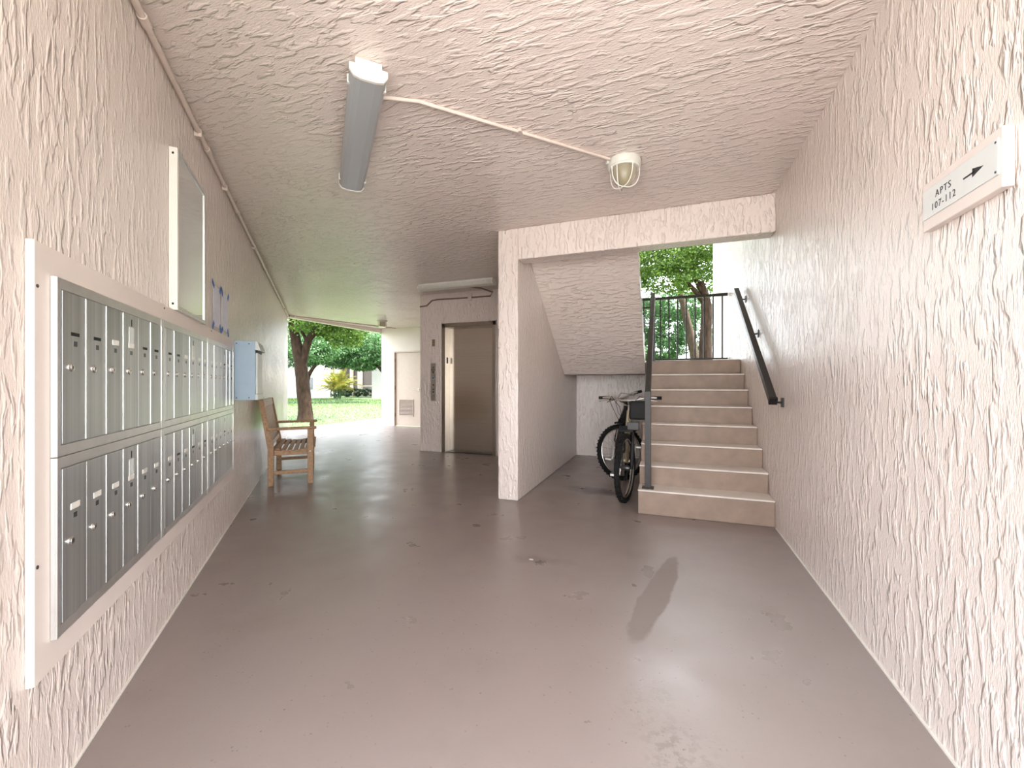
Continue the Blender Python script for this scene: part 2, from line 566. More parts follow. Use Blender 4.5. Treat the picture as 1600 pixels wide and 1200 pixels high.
M['leaf'] = leaf_mat('bright_green_leaves', (0.030, 0.070, 0.008), (0.075, 0.145, 0.016), (0.15, 0.23, 0.036))
M['leafmid'] = leaf_mat('mid_green_leaves', (0.022, 0.070, 0.020), (0.048, 0.12, 0.038), (0.10, 0.19, 0.065))
M['leafdark'] = leaf_mat('dark_green_leaves', (0.012, 0.034, 0.012), (0.022, 0.055, 0.02), (0.04, 0.08, 0.03))
M['palm'] = leaf_mat('yellow_green_palm', (0.09, 0.13, 0.018), (0.20, 0.20, 0.03), (0.32, 0.27, 0.06))
M['grass'] = leaf_mat('lawn_blades', (0.03, 0.075, 0.014), (0.055, 0.115, 0.024), (0.09, 0.15, 0.036))
M['lawn'] = simple('lawn_ground', (0.058, 0.105, 0.026), 0.9, var=0.3, scale=3.0, bump=0.5)

# ------------------------------------------------------------------ the setting
CEIL = 2.68
XR = 0.82                       # right wall face
CW = -0.96                      # left wall: x + y = CW
S2 = math.sqrt(0.5)
LZ_TOP = 1.44                  # top of the stair landing
YB = 3.845                      # face of pier and beam
LW_ROT = math.radians(135)


def lw(s, d=0.0, z=0.0):
    """place on the left wall: s along it, d out of it"""
    return Vector((CW / 2 - s * S2 + d * S2, CW / 2 + s * S2 + d * S2, z))


S0, S1 = 1.02, 10.56            # near and far end of the left wall
def lwp(s, d):
    p = lw(s, d)
    return (p.x, p.y)


floor = MB().box(-8.15, 4.0, -2.2, 9.62, -0.12, 0.0).build('floor', M['floor'])
struct(floor, 'worn brown-grey painted concrete floor with stains')

ceil_poly = [(4.0, -2.0), (4.0, 1.15), (XR + 0.2, 1.15), (XR + 0.2, YB + 0.17), (-1.366, YB + 0.17), (-1.366, 9.8), (-7.44, 9.8),
             lwp(S1, 0.0), lwp(S1, -0.2), lwp(S0, -0.2), (-1.6, -2.0)]
struct(MB().prism(ceil_poly, CEIL, 2.86).build('ceiling', M['ceil']), 'pink textured stucco ceiling')
struct(MB().prism(ceil_poly, 2.862, 5.6).build('wall_upper_shade', M['smooth']))  # unseen upper-storey block, added for its sun shadow

struct(MB().prism([lwp(S0, 0), lwp(S1, 0), lwp(S1, -0.2), lwp(S0, -0.2)], 0.0, CEIL).build('wall_left', M['wall']),
       'pink stucco wall that carries the mailboxes')
struct(MB().box(XR, XR + 0.2, 0.95, 6.62, 0.0, 5.6).build('wall_right', M['wall']), 'pink stucco wall beside the stairs')
struct(MB().box(XR + 0.2, 4.0, 0.95, 1.15, 0.0, CEIL).build('wall_right_return', M['wall']))
struct(MB().box(XR + 0.012, XR + 0.2, 6.625, 8.75, 0.0, 5.6).build('wall_right_end', M['smooth']))
# pier wall and beam of the stair opening
struct(MB().box(-1.576, -1.366, YB, 6.70, 0.0, CEIL).build('wall_pier', M['wall'], bevel=0.012), 'stucco wall between elevator lobby and stairs')
struct(MB().box(-1.366, XR, YB, YB + 0.17, 2.37, CEIL).build('trim_beam', M['wall'], bevel=0.01), 'stucco beam over the stair opening')
struct(MB().box(-1.576, XR, 6.702, 6.86, 0.0, LZ_TOP).build('wall_back', M['wall']), 'stucco wall under the stair landing')
struct(MB().box(-1.576, -1.366, YB + 0.18, 6.86, CEIL + 0.185, 5.6).build('wall_stair_upper', M['wall']))
struct(MB().box(-1.576, XR + 0.2, YB + 0.17, 9.0, 5.61, 5.8).build('ceiling_stair_shade', M['smooth']))  # unseen roof added to shade the overbright stairwell
# elevator shaft wall with opening, and its side
EY = 6.18
EX0, EX1, EZ = -3.55, -2.56, 2.17
ew = MB().box(-3.98, EX0, EY, EY + 0.24, 0, CEIL).box(EX1, -1.58, EY, EY + 0.24, 0, CEIL).box(EX0, EX1, EY, EY + 0.24, EZ, CEIL)
ew.box(-3.98, -3.78, EY + 0.24, 9.6, 0, CEIL)
struct(ew.build('wall_elevator', M['wall']), 'stucco wall around the elevator')
# far wall with the louvred door
DX0, DX1 = -7.04, -6.10
fw = MB().box(-7.44, DX0, 9.6, 9.8, 0, CEIL).box(DX1, -3.79, 9.6, 9.8, 0, CEIL).box(DX0, DX1, 9.6, 9.8, 2.05, CEIL)
struct(fw.build('wall_far', M['smooth']), 'pale pink wall around the louvred door')
# edge of the ceiling over the far exit
e0, e1 = Vector(lwp(S1, -0.02)), Vector((-7.44, 9.6))
nn = Vector((-(e1 - e0).y, (e1 - e0).x)).normalized() * 0.12
t = MB()
q = [e0, e1, e1 + nn, e0 + nn]
t.add([(p.x, p.y, z) for z, ps in ((0, q),) for p, z in zip(q, (2.655, 2.57, 2.57, 2.655))] + [(p.x, p.y, CEIL) for p in q],
      [(3, 2, 1, 0), (4, 5, 6, 7), (0, 1, 5, 4), (1, 2, 6, 5), (2, 3, 7, 6), (3, 0, 4, 7)])
struct(t.build('trim_ceiling_edge', M['smooth']))
# thin paint and sealant line where walls meet the floor
struct(MB().box(XR - 0.007, XR, 0.95, YB - 0.02, 0, 0.008).build('baseboard_right', M['white']))
struct(MB().prism([lwp(S0, 0.0), lwp(S1, 0.0), lwp(S1, 0.007), lwp(S0, 0.007)], 0, 0.007).build('baseboard_left', M['white']))

# outdoor ground
struct(MB().box(-90, 70, -60, 110, -0.30, -0.125).build('ground', M['lawn']), 'green lawn outside')
struct(MB().box(-9.15, -8.16, -3, 40, -0.12, -0.01).build('walkway', M['concrete']), 'pale concrete walk beside the lawn')
struct(MB().box(-14, 22, -26, -2.21, -0.12, -0.01).build('courtyard_bounce_paving', M['paving']))  # unseen paving added behind the camera to bounce sun onto the ceiling

# ------------------------------------------------------------------ stairs
RISE0, RISE, GO, NST = 0.215, 0.175, 0.235, 8
YS = 3.85
XS = -0.235
stz = [RISE0 + RISE * i for i in range(NST)]
stair = thing('staircase', 'beige concrete stairs with dark risers rising to the landing', 'stairs', (0, 0, 0))
for i in range(NST - 1):
    y0 = YS + GO * i
    y1 = YS + GO * (i + 1) + 0.02
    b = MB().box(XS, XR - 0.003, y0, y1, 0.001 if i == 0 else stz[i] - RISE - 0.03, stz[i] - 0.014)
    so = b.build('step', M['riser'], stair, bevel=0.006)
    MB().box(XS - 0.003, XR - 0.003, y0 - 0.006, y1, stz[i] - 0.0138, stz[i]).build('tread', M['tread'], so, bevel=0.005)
# solid body of the flight under the steps
poly = [(YS + 0.03, 0.001), (YS + 0.03, RISE0 - 0.02)]
for i in range(1, NST - 1):
    poly += [(YS + GO * i + 0.03, stz[i - 1] - 0.02), (YS + GO * i + 0.03, stz[i] - 0.02)]
yl = YS + GO * (NST - 1)
poly += [(yl + 0.02, stz[NST - 2] - 0.02), (yl + 0.02, 0.001)]
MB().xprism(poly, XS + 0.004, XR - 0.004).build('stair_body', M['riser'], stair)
LZ = stz[-1]
MB().box(-1.364, XR - 0.003, 5.82, 6.70, LZ - 0.15, LZ).box(XS, XR - 0.003, yl, 5.83, LZ - 0.2, LZ).build('landing', M['riser'], stair, bevel=0.012)

# upper flight: sloping soffit seen from below
up = thing('upper_stair_flight', 'sloping pink stucco underside of the upper stair flight', 'stairs', (0, 0, 0))
SL = RISE / GO
prof = [(5.81, LZ - 0.155), (YB + 0.172, LZ - 0.155 + (5.81 - YB - 0.172) * SL)]
ztop = LZ
ty = 5.475 + 0.34
prof2 = []
k = 0
y = ty
z = LZ
prof2.append((y, z))
while y > YB + 0.42:
    z += RISE
    prof2.append((y, z))
    y -= GO
    prof2.append((y, z))
prof2.append((YB + 0.172, z))
MB().xprism([prof[0]] + prof2 + [prof[1]], -1.362, -0.262).build('soffit_slab', M['ceil'], up)

# ------------------------------------------------------------------ stair rails
r = thing('wall_handrail', 'dark square handrail fixed to the right stucco wall', 'handrail', (0, 0, 0))
A, B = Vector((0.742, 3.56, 1.02)), Vector((0.742, 5.30, 2.215))
MB().bar(A, B, 0.05, 0.05, (0, 0, 1)).build('rail', M['bronze'], r, bevel=0.004)
MB().bar(A - (B - A).normalized() * 0.004, A + (B - A).normalized() * 0.02, 0.054, 0.054).build('end_cap', M['black'], r)
for f in (0.035, 0.55, 0.93):
    c = A.lerp(B, f)
    br = MB().tube([c + Vector((0, 0, -0.02)), c + Vector((0.03, 0, -0.05)), c + Vector((0.074, 0, -0.05))], 0.008, 8)
    br.box(XR - 0.010, XR - 0.001, c.y - 0.028, c.y + 0.028, c.z - 0.085, c.z - 0.015)
    br.build('bracket', M['bronze'], r)

r = thing('stair_handrail', 'dark bronze handrail with square post standing on the bottom step', 'handrail', (0, 0, 0))
px_, py_ = -0.155, YS + 0.085
MB().box(px_ - 0.026, px_ + 0.026, py_ - 0.026, py_ + 0.026, RISE0 + 0.001, 1.09).build('post', M['bronze'], r, bevel=0.003)
A, B = Vector((px_, py_ - 0.02, 1.075)), Vector((px_, 5.50, 2.27))
MB().bar(A, B, 0.05, 0.055).build('rail', M['bronze'], r, bevel=0.004)
MB().box(px_ - 0.025, px_ + 0.025, 5.47, 5.52, LZ + 0.001, 2.27).build('post', M['bronze'], r, bevel=0.003)
MB().box(px_ - 0.05, px_ + 0.05, py_ - 0.05, py_ + 0.05, RISE0 + 0.001, RISE0 + 0.008).build('base_plate', M['bronze'], r)

r = thing('landing_railing', 'dark metal guard railing with thin balusters at the back of the landing', 'railing', (0, 6.58, LZ))
RT = 1.0
MB().box(-1.34, XR - 0.006, -0.02, 0.02, RT - 0.04, RT).build('top_rail', M['bronze'], r)
MB().box(-1.34, XR - 0.006, -0.012, 0.012, 0.06, 0.085).build('bottom_rail', M['bronze'], r)
bal = None
n = 0
x = XR - 0.075
while x > -1.3:
    if bal is None:
        bal = MB().box(-0.010, 0.010, -0.010, 0.010, 0.08, RT - 0.038).build('baluster', M['bronze'], r)
        bal.location.x = x
    else:
        link_copy(bal, r).location.x = x
    x -= 0.118
MB().box(-0.235, -0.195, -0.02, 0.02, 0.001, RT - 0.04).build('post', M['bronze'], r)
MB().box(-1.34, -0.2, -0.015, 0.015, RT - 0.16, RT - 0.13).build('middle_rail', M['bronze'], r)

# ------------------------------------------------------------------ mailboxes on the left wall
o = thing('mailbox_backboard', 'smooth pink painted board behind the mailboxes on the left wall', 'board', lw(1.461, 0, 0.381), LW_ROT)
bl = 4.128 - 1.461
MB().box(0, bl, -0.019, -0.001, 0, 1.136).build('board_panel', M['board'], o, bevel=0.002)
for (a, zz) in ((0.012, 0.30), (0.012, 1.02), (bl - 0.02, 0.3), (bl * 0.36, 1.12), (bl * 0.7, 1.12)):
    MB().lathe([(0.005, 0.0), (0.005, 0.0015), (0.003, 0.0025)], (a, -0.019, zz), 10, 'y').build('screw', M['darksteel'], o)

UW, UH = 0.822, 0.488
DW = (UW - 0.042) / 6
frame_mb = MB()
frame_mb.box(0, UW, -0.014, -0.0005, 0, UH)                       # back pan
frame_mb.box(0.0, 0.018, -0.024, -0.014, 0, UH).box(UW - 0.018, UW, -0.024, -0.014, 0, UH)
frame_mb.box(0.018, UW - 0.018, -0.022, -0.014, 0, 0.030).box(0.018, UW - 0.018, -0.022, -0.014, UH - 0.030, UH)
frame_mesh = frame_mb.mesh('mailbox_frame'); frame_mesh.materials.append(M['aluframe'])
door_mesh = MB().box(0.0012, DW - 0.0012, -0.0255, -0.014, 0.033, UH - 0.033).mesh('mailbox_door'); door_mesh.materials.append(M['alu'])
edge_mesh = MB().box(DW - 0.0042, DW - 0.0012, -0.0275, -0.0255, 0.034, UH - 0.034).mesh('door_lip'); edge_mesh.materials.append(M['chrome'])
lock_mesh = MB().lathe([(0.0125, 0), (0.0125, 0.003), (0.0095, 0.006), (0.0095, 0.009), (0.007, 0.0095)], (0, 0, 0), 16, 'y').mesh('lock'); lock_mesh.materials.append(M['chrome'])
keyway_mesh = MB().box(-0.0012, 0.0012, -0.0102, -0.0094, -0.0045, 0.0045).mesh('keyway'); keyway_mesh.materials.append(M['black'])
slotw = MB().box(-0.024, 0.024, -0.0275, -0.0255, -0.0085, 0.0085).mesh('name_slot'); slotw.materials.append(M['white'])
slotd = MB().box(-0.022, 0.022, -0.0270, -0.0255, -0.005, 0.005).mesh('name_slot_dark'); slotd.materials.append(M['black'])
numm = MB().box(-0.010, 0.010, -0.0268, -0.0255, -0.0075, 0.0075).mesh('number_plate'); numm.materials.append(M['darksteel'])
plate_mesh = MB().box(-0.022, 0.022, -0.0272, -0.0255, -0.032, 0.028).mesh('lock_plate'); plate_mesh.materials.append(M['boxfront'])
hole_mesh = MB().box(-0.0035, 0.0035, -0.0268, -0.0255, -0.013, 0.013).mesh('key_hole'); hole_mesh.materials.append(M['black'])


def mobj(name, me, parent, loc=(0, 0, 0), bevel=0):
    ob = bpy.data.objects.new(name, me)
    COL.objects.link(ob)
    ob.parent = parent
    ob.location = loc
    if bevel:
        b = ob.modifiers.new('bevel', 'BEVEL'); b.width = bevel; b.segments = 2
    return ob


cols = ['nearest the camera, beside the board edge', 'in the middle of the bank', 'farthest, beside the blue-grey box']
for row in (0, 1):
    for c in range(3):
        rn = 'upper row' if row == 0 else 'lower row'
        u = thing('mailbox_unit', 'aluminium mailbox unit of six doors, %s, %s' % (rn, cols[c]), 'mailbox',
                  lw(1.527 + c * (UW + 0.003), 0.0195, 0.952 if row == 0 else 0.462), LW_ROT, 'aluminium mailbox units on the left wall')
        u.scale = (1, 0.6, 1)
        mobj('frame', frame_mesh, u, bevel=0.0012)
        for k in range(6):
            d = mobj('door', door_mesh, u, (0.021 + k * DW, -random.uniform(0, 0.0012), 0), 0.0012)
            if random.random() < 0.4 or k == 5:
                mobj('door_edge', edge_mesh, d)
            zt = UH - 0.033
            mobj('lock', lock_mesh, d, (0.042, -0.0255, zt - 0.21))
            kw = mobj('keyway', keyway_mesh, d, (0.042, -0.0255, zt - 0.21))
            kw.rotation_euler = (0, random.uniform(-0.3, 0.3), 0)
            mobj('name_slot', slotd if random.random() < 0.35 else slotw, d, (0.066, 0, zt - 0.115))
            mobj('number_plate', numm, d, (0.066 + random.uniform(-0.003, 0.003), 0, zt - 0.142))
            if k == 3:
                mobj('lock_plate', plate_mesh, d, (0.068, 0, zt - 0.074))
                mobj('key_hole', hole_mesh, d, (0.068, 0, zt - 0.03))

# blue-grey outgoing-mail box
o = thing('mail_drop_box', 'blue-grey metal drop box on the left wall beyond the mailboxes', 'mailbox', lw(4.16, 0, 1.013), LW_ROT)
MB().box(0, 0.34, -0.165, -0.001, 0, 0.504).build('body', M['bluebox'], o, bevel=0.003)
MB().box(0.0, 0.34, -0.185, -0.1652, 0.0, 0.05).box(0.02, 0.32, -0.181, -0.1652, 0.052, 0.405).build('door', M['boxfront'], o, bevel=0.003)
MB().add([(0, -0.1652, 0.43), (0.34, -0.1652, 0.43), (0.34, -0.205, 0.425), (0, -0.205, 0.425), (0, -0.1652, 0.504), (0.34, -0.1652, 0.504), (0.34, -0.182, 0.50), (0, -0.182, 0.50)],
         [(3, 2, 1, 0), (4, 5, 6, 7), (0, 1, 5, 4), (1, 2, 6, 5), (2, 3, 7, 6), (3, 0, 4, 7)]).build('hood', M['boxfront'], o)
MB().box(0.03, 0.31, -0.182, -0.166, 0.407, 0.428).build('slot', M['black'], o)
for zz in (0.02, 0.48):
    for yy in (-0.03, -0.12):
        MB().box(-0.003, 0.0, yy - 0.005, yy + 0.005, zz - 0.005, zz + 0.005).build('rivet', M['darksteel'], o)

# glazed notice frame
o = thing('notice_frame', 'shallow aluminium notice frame with glossy cover high on left wall', 'frame', lw(2.549, 0, 1.515), LW_ROT)
FW_, FH_ = 0.55, 0.80
MB().box(0.0, 0.022, -0.036, -0.001, 0, FH_).build('side_rail', M['white'], o, bevel=0.002)
MB().box(FW_ - 0.022, FW_, -0.036, -0.001, 0, FH_).build('side_rail', M['aluframe'], o, bevel=0.002)
MB().box(0.022, FW_ - 0.022, -0.036, -0.001, 0, 0.022).build('bottom_rail', M['aluframe'], o, bevel=0.002)
MB().box(0.022, FW_ - 0.022, -0.036, -0.001, FH_ - 0.022, FH_).build('top_rail', M['aluframe'], o, bevel=0.002)
MB().box(0.022, FW_ - 0.022, -0.030, -0.001, 0.022, FH_ - 0.022).build('cover', M['acrylic'], o)
for zz in (0.03, FH_ - 0.03):
    MB().box(-0.002, 0.0, -0.022, -0.014, zz - 0.005, zz + 0.005).build('screw', M['black'], o)

# two taped papers
for k, s in enumerate((3.455, 3.735)):
    o = thing('taped_paper', ('pale paper held by blue tape, next to the notice frame', 'pale paper held by blue tape, nearer the blue-grey box')[k], 'paper', lw(s, 0, 1.555), LW_ROT, 'papers taped to the left wall')
    MB().box(0, 0.222, -0.005, -0.003, 0.0, 0.285).build('sheet', M['paper'], o)
    for (cx, cz, a) in ((0.0, 0.285, 0.7), (0.222, 0.285, -0.7), (0, 0.0, -0.7), (0.222, 0, 0.7)):
        tp = MB().box(-0.034, 0.034, -0.0065, -0.0052, -0.016, 0.016)
        tp.xf(Matrix.Translation((cx, 0, cz)) @ Matrix.Rotation(a + random.uniform(-0.2, 0.2), 4, 'Y'))
        tp.build('tape', M['tape'], o)

# conduit in the corner of left wall and ceiling
o = thing('wall_conduit', 'long pink painted conduit in the corner of left wall and ceiling', 'conduit', lw(1.05, 0, 2.64), LW_ROT)
MB().tube([(0, -0.02, 0), (9.45, -0.02, 0)], 0.0135, 10).build('pipe', M['conduit'], o, smooth=True)
for sx in (1.1, 2.15, 3.2, 5.2, 7.2):
    MB().tube([(sx, -0.02, 0), (sx + 0.06, -0.02, 0)], 0.0185, 10).build('coupling', M['conduit'], o, smooth=True)
for sx in (0.9, 1.95, 2.7, 4.2, 6.2, 8.2):
    MB().box(sx, sx + 0.02, -0.036, -0.001, -0.03, 0.0165).build('strap', M['conduit'], o)

# ------------------------------------------------------------------ lights on the ceiling
def fluor(name, label, loc, rotz, L=1.24, W=0.17, lens='lens'):
    """wrap-around fluorescent fixture, hanging below loc; x along its length"""
    o = thing(name, label, 'light', loc, rotz, 'fluorescent ceiling fixtures')
    MB().box(-L / 2, L / 2, -W * 0.36, W * 0.36, -0.045, -0.001).build('housing', M['white'], o, bevel=0.004)
    h = W / 2
    pr = [(-h, -0.036), (-h, -0.062), (-h * 0.78, -0.088), (-h * 0.4, -0.096), (h * 0.4, -0.096), (h * 0.78, -0.088), (h, -0.062), (h, -0.036)]
    MB().xprism(pr, -L / 2 + 0.015, L / 2 - 0.015).build('diffuser', M[lens], o, bevel=0.004)
    for sx in (-1, 1):
        pe = [(y_ * 1.03, z_ * 1.0 - (0.003 if z_ < -0.05 else -0.003)) for y_, z_ in pr]
        x0 = sx * (L / 2 - 0.014); x1 = sx * (L / 2 + 0.004)
        MB().xprism(pe, min(x0, x1), max(x0, x1)).build('end_cap', M['white'], o, bevel=0.003)
        for yy in (-1, 1):
            MB().box(sx * (L / 2 - 0.10) - 0.008, sx * (L / 2 - 0.10) + 0.008, yy * h - 0.006, yy * h + 0.006, -0.07, -0.03).build('clip', M['white'], o)
    return o


fluor('fluorescent_fixture', 'long fluorescent fixture with grey diffuser nearest on the ceiling', (-1.755, 2.045, CEIL), LW_ROT)
fluor('fluorescent_fixture', 'long pale fluorescent fixture above the elevator door', (-2.95, 5.54, CEIL), 0.0, lens='offwhite')

o = thing('ceiling_conduit', 'thin pink conduit from the nearest fluorescent fixture to the round lamp', 'conduit', (0, 0, 0))
zc = CEIL - 0.011
MB().tube([(-1.40, 1.80, zc - 0.02), (-1.36, 1.83, zc - 0.015), (-1.31, 1.88, zc - 0.004), (-1.25, 1.92, zc), (-0.36, 2.86, zc)], 0.0105, 10).build('pipe', M['conduit'], o, smooth=True)
MB().box(-0.83, -0.81, 2.34, 2.40, CEIL - 0.023, CEIL - 0.001).build('strap', M['conduit'], o)

o = thing('caged_ceiling_lamp', 'round white ceiling lamp with glass globe and wire cage', 'light', (-0.27, 2.94, CEIL), math.radians(25))
MB().lathe([(0.108, -0.001), (0.112, -0.012), (0.110, -0.045), (0.098, -0.058), (0.088, -0.060)], n=36).build('base', M['offwhite'], o, smooth=True)
gl = [(0.082, -0.055)] + [(0.082 * math.cos(a) ** 0.8, -0.062 - 0.118 * math.sin(a)) for a in [i * PI / 2 / 9 for i in range(0, 9)]] + [(0.006, -0.180)]
MB().lathe(gl, n=32).build('globe', M['globe'], o, smooth=True)
for k in range(3):                      # each cage wire is an arch over the globe
    a = k * PI / 3
    pts = []
    for i in range(17):
        ph = PI * i / 16
        rr = 0.097 * math.copysign(abs(math.cos(ph)) ** 0.75, math.cos(ph))
        off = 0.03 if k else -0.03
        pts.append((rr * math.cos(a) - off * math.sin(a), rr * math.sin(a) + off * math.cos(a), -0.052 - 0.140 * math.sin(ph) ** 0.8))
    MB().tube(pts, 0.0035, 8).build('cage_wire', M['white'], o, smooth=True)
MB().torus((0, 0, -0.058), 0.098, 0.005, (1, 0, 0), (0, 1, 0), 36, 8).build('cage_ring', M['white'], o, smooth=True)
MB().tube([(-0.128, 0.0, -0.014), (-0.10, 0, -0.014)], 0.015, 12).build('cable_gland', M['offwhite'], o, smooth=True)

o = thing('drum_ceiling_lamp', 'small drum ceiling lamp near the far exit', 'light', (-6.43, 8.33, CEIL))
MB().lathe([(0.115, -0.001), (0.118, -0.03), (0.10, -0.035)], n=28).build('base', M['offwhite'], o, smooth=True)
MB().lathe([(0.098, -0.034), (0.100, -0.14), (0.085, -0.158), (0.03, -0.162)], n=28).build('globe', M['globe'], o, smooth=True)

o = thing('exit_conduit', 'pink conduit along the ceiling edge above the far exit', 'conduit', (0, 0, 0))
pA = Vector(lwp(10.48, 0.06)); pB = Vector((-6.95, 9.57))
MB().tube([(pA.x, pA.y, CEIL - 0.014), (pB.x, pB.y, CEIL - 0.014)], 0.014, 8).build('pipe', M['conduit'], o, smooth=True)
MB().box(pA.x - 0.05, pA.x + 0.05, pA.y - 0.05, pA.y + 0.05, CEIL - 0.05, CEIL - 0.001).build('junction_box', M['conduit'], o)

o = thing('elevator_conduit', 'dark brown cable conduit across the wall above the elevator', 'conduit', (0, 0, 0))
yw = EY - 0.014
MB().tube([(-3.01, 5.60, CEIL - 0.05), (-2.92, 5.75, CEIL - 0.02), (-2.74, 5.98, CEIL - 0.02), (-2.62, yw, CEIL - 0.05), (-2.66, yw, CEIL - 0.11),
           (-3.0, yw, CEIL - 0.11), (-3.62, yw, CEIL - 0.10), (-3.74, yw, CEIL - 0.11), (-3.84, yw, CEIL - 0.19), (-3.975, yw, CEIL - 0.20)], 0.013, 8).build('pipe', M['dconduit'], o, smooth=True)
MB().box(-3.05, -2.99, EY - 0.045, EY - 0.001, CEIL - 0.16, CEIL - 0.05).build('junction_box', M['conduit'], o)

# ------------------------------------------------------------------ elevator
o = thing('elevator_entrance', 'brushed stainless steel elevator door in its metal frame', 'elevator', ((EX0 + EX1) / 2, EY, 0))
w = (EX1 - EX0) / 2
fwid = 0.065
for sx in (-1, 1):
    MB().box(min(sx * w, sx * (w - fwid)), max(sx * w, sx * (w - fwid)), -0.018, 0.20, 0.001, EZ - 0.002).build('jamb', M['stainframe'], o, bevel=0.003)
MB().box(-w - 0.0, w + 0.0, -0.018, 0.20, EZ - 0.07, EZ - 0.002).build('header', M['stainframe'], o, bevel=0.003)
MB().box(-w + 0.066, w - 0.066, 0.13, 0.17, 0.014, EZ - 0.072).build('door_panel', M['stainless'], o)
MB().box(-w + 0.066, w - 0.066, 0.0, 0.2, 0.001, 0.012).build('sill', M['darksteel'], o)
MB().box(-w + fwid, -w + fwid + 0.003, 0.035, 0.085, 1.50, 1.60).build('floor_plate', M['black'], o)

o = thing('elevator_call_panel', 'narrow steel elevator call panel with buttons beside the elevator', 'panel', (-3.715, EY, 0.865))
MB().box(-0.052, 0.052, -0.012, -0.001, 0, 0.64).build('plate', M['silver'], o, bevel=0.003)
for zz, rr, m in ((0.565, 0.010, 'black'), (0.27, 0.012, 'black'), (0.195, 0.012, 'black'), (0.15, 0.013, 'black'), (0.09, 0.009, 'darksteel')):
    MB().lathe([(rr, 0), (rr, 0.004), (rr * 0.7, 0.006)], (0, -0.012, zz), 14, 'y').build('button', M[m], o)
# arrow and down mark in brass, as on the plate
for sg in (-1, 1):
    MB().bar((sg * 0.036, -0.0135, 0.535), (0, -0.0135, 0.462), 0.013, 0.003, (0, -1, 0)).build('arrow_mark', M['brown'], o)
    MB().bar((sg * 0.036, -0.0135, 0.535), (sg * 0.004, -0.0135, 0.535), 0.012, 0.003, (0, -1, 0)).build('arrow_mark', M['brown'], o)
MB().bar((0, -0.0135, 0.53), (0, -0.0135, 0.47), 0.010, 0.003, (0, -1, 0)).build('arrow_mark', M['ink'], o)
MB().lathe([(0.026, 0), (0.026, 0.004), (0.02, 0.006)], (0, -0.012, 0.385), 18, 'y').build('key_switch', M['bluebox'], o)
MB().lathe([(0.012, 0), (0.012, 0.003)], (0, -0.018, 0.385), 12, 'y').build('key_switch', M['black'], o)

o = thing('wall_plaque', 'small brown plaque on the wall above the call panel', 'sign', (-3.715, EY, 1.79))
MB().box(-0.028, 0.028, -0.006, -0.001, 0, 0.12).build('plate', M['brown'], o)
for k in range(3):
    MB().box(-0.019, 0.019, -0.0075, -0.006, 0.018 + 0.034 * k, 0.036 + 0.034 * k).build('raised_mark', M['dconduit'], o)

# ------------------------------------------------------------------ louvred door in the far wall
d = struct(MB().box(DX0 + 0.045, DX1 - 0.045, 9.632, 9.672, 0.008, 2.012).build('door_1', M['doorpaint']), 'beige metal utility door with louvre')
MB().box(DX0 + 0.001, DX0 + 0.042, 9.585, 9.79, 0.001, 2.048).box(DX1 - 0.042, DX1 - 0.001, 9.585, 9.79, 0.001, 2.048).box(DX0 + 0.042, DX1 - 0.042, 9.585, 9.79, 2.015, 2.048).build('door_frame', M['doorpaint'], d)
lx0, lx1, lz0, lz1 = -6.86, -6.43, 0.29, 0.72
fr = MB().box(lx0 - 0.02, lx0, 9.618, 9.632, lz0, lz1).box(lx1, lx1 + 0.02, 9.618, 9.632, lz0, lz1).box(lx0 - 0.02, lx1 + 0.02, 9.618, 9.632, lz1, lz1 + 0.02).box(lx0 - 0.02, lx1 + 0.02, 9.618, 9.632, lz0 - 0.02, lz0)
fr.build('louvre_frame', M['doorpaint'], d)
MB().box(lx0, lx1, 9.629, 9.6318, lz0, lz1).build('louvre_shade', M['dconduit'], d)  # dark sheet on the door, painting the shade between the slats
for k in range(12):
    zz = lz0 + 0.012 + k * (lz1 - lz0) / 12
    MB().bar((lx0, 9.624, zz), (lx1, 9.624, zz), 0.022, 0.004, (0, -0.6, 0.8)).build('louvre_slat', M['doorpaint'], d)
MB().tube([(-6.26, 9.632, 1.0), (-6.26, 9.58, 1.0), (-6.36, 9.575, 1.0)], 0.011, 10).build('handle', M['chrome'], d, smooth=True)
MB().lathe([(0.03, 0), (0.03, 0.008)], (-6.26, 9.632, 1.0), 16, 'y').build('handle_rose', M['chrome'], d)
for zz in (0.25, 1.0, 1.75):
    MB().box(DX0 + 0.036, DX0 + 0.05, 9.62, 9.634, zz, zz + 0.1).build('hinge', M['darksteel'], d)

# ------------------------------------------------------------------ sign on the right wall
SR = -PI / 2
o = thing('apartment_sign', 'white APTS 107-112 arrow sign on pink board, right wall', 'sign', (XR, 1.759, 1.648), SR)
MB().box(0, 0.345, -0.025, -0.001, 0, 0.155).build('backing_board', M['board'], o, bevel=0.002)
MB().box(0.004, 0.336, -0.0285, -0.0252, 0.036, 0.130).build('sign_plate', M['signface'], o, bevel=0.001)


def text_part(s, size, x, z, parent, y=-0.0289):
    cu = bpy.data.curves.new('sign_text', 'FONT')
    cu.body = s
    cu.size = size
    cu.align_x = 'CENTER'
    cu.space_character = 1.22
    cu.extrude = 0.0003
    cu.resolution_u = 3
    to = bpy.data.objects.new('lettering_source', cu)
    COL.objects.link(to)
    dg = bpy.context.evaluated_depsgraph_get()
    me = bpy.data.meshes.new_from_object(to.evaluated_get(dg))
    bpy.data.objects.remove(to)
    bpy.data.curves.remove(cu)
    me.transform(Matrix.Translation((x, y, z)) @ Matrix.Rotation(PI / 2, 4, 'X'))
    me.materials.clear(); me.materials.append(M['ink'])
    ob = bpy.data.objects.new('lettering', me)
    COL.objects.link(ob); ob.parent = parent
    return ob


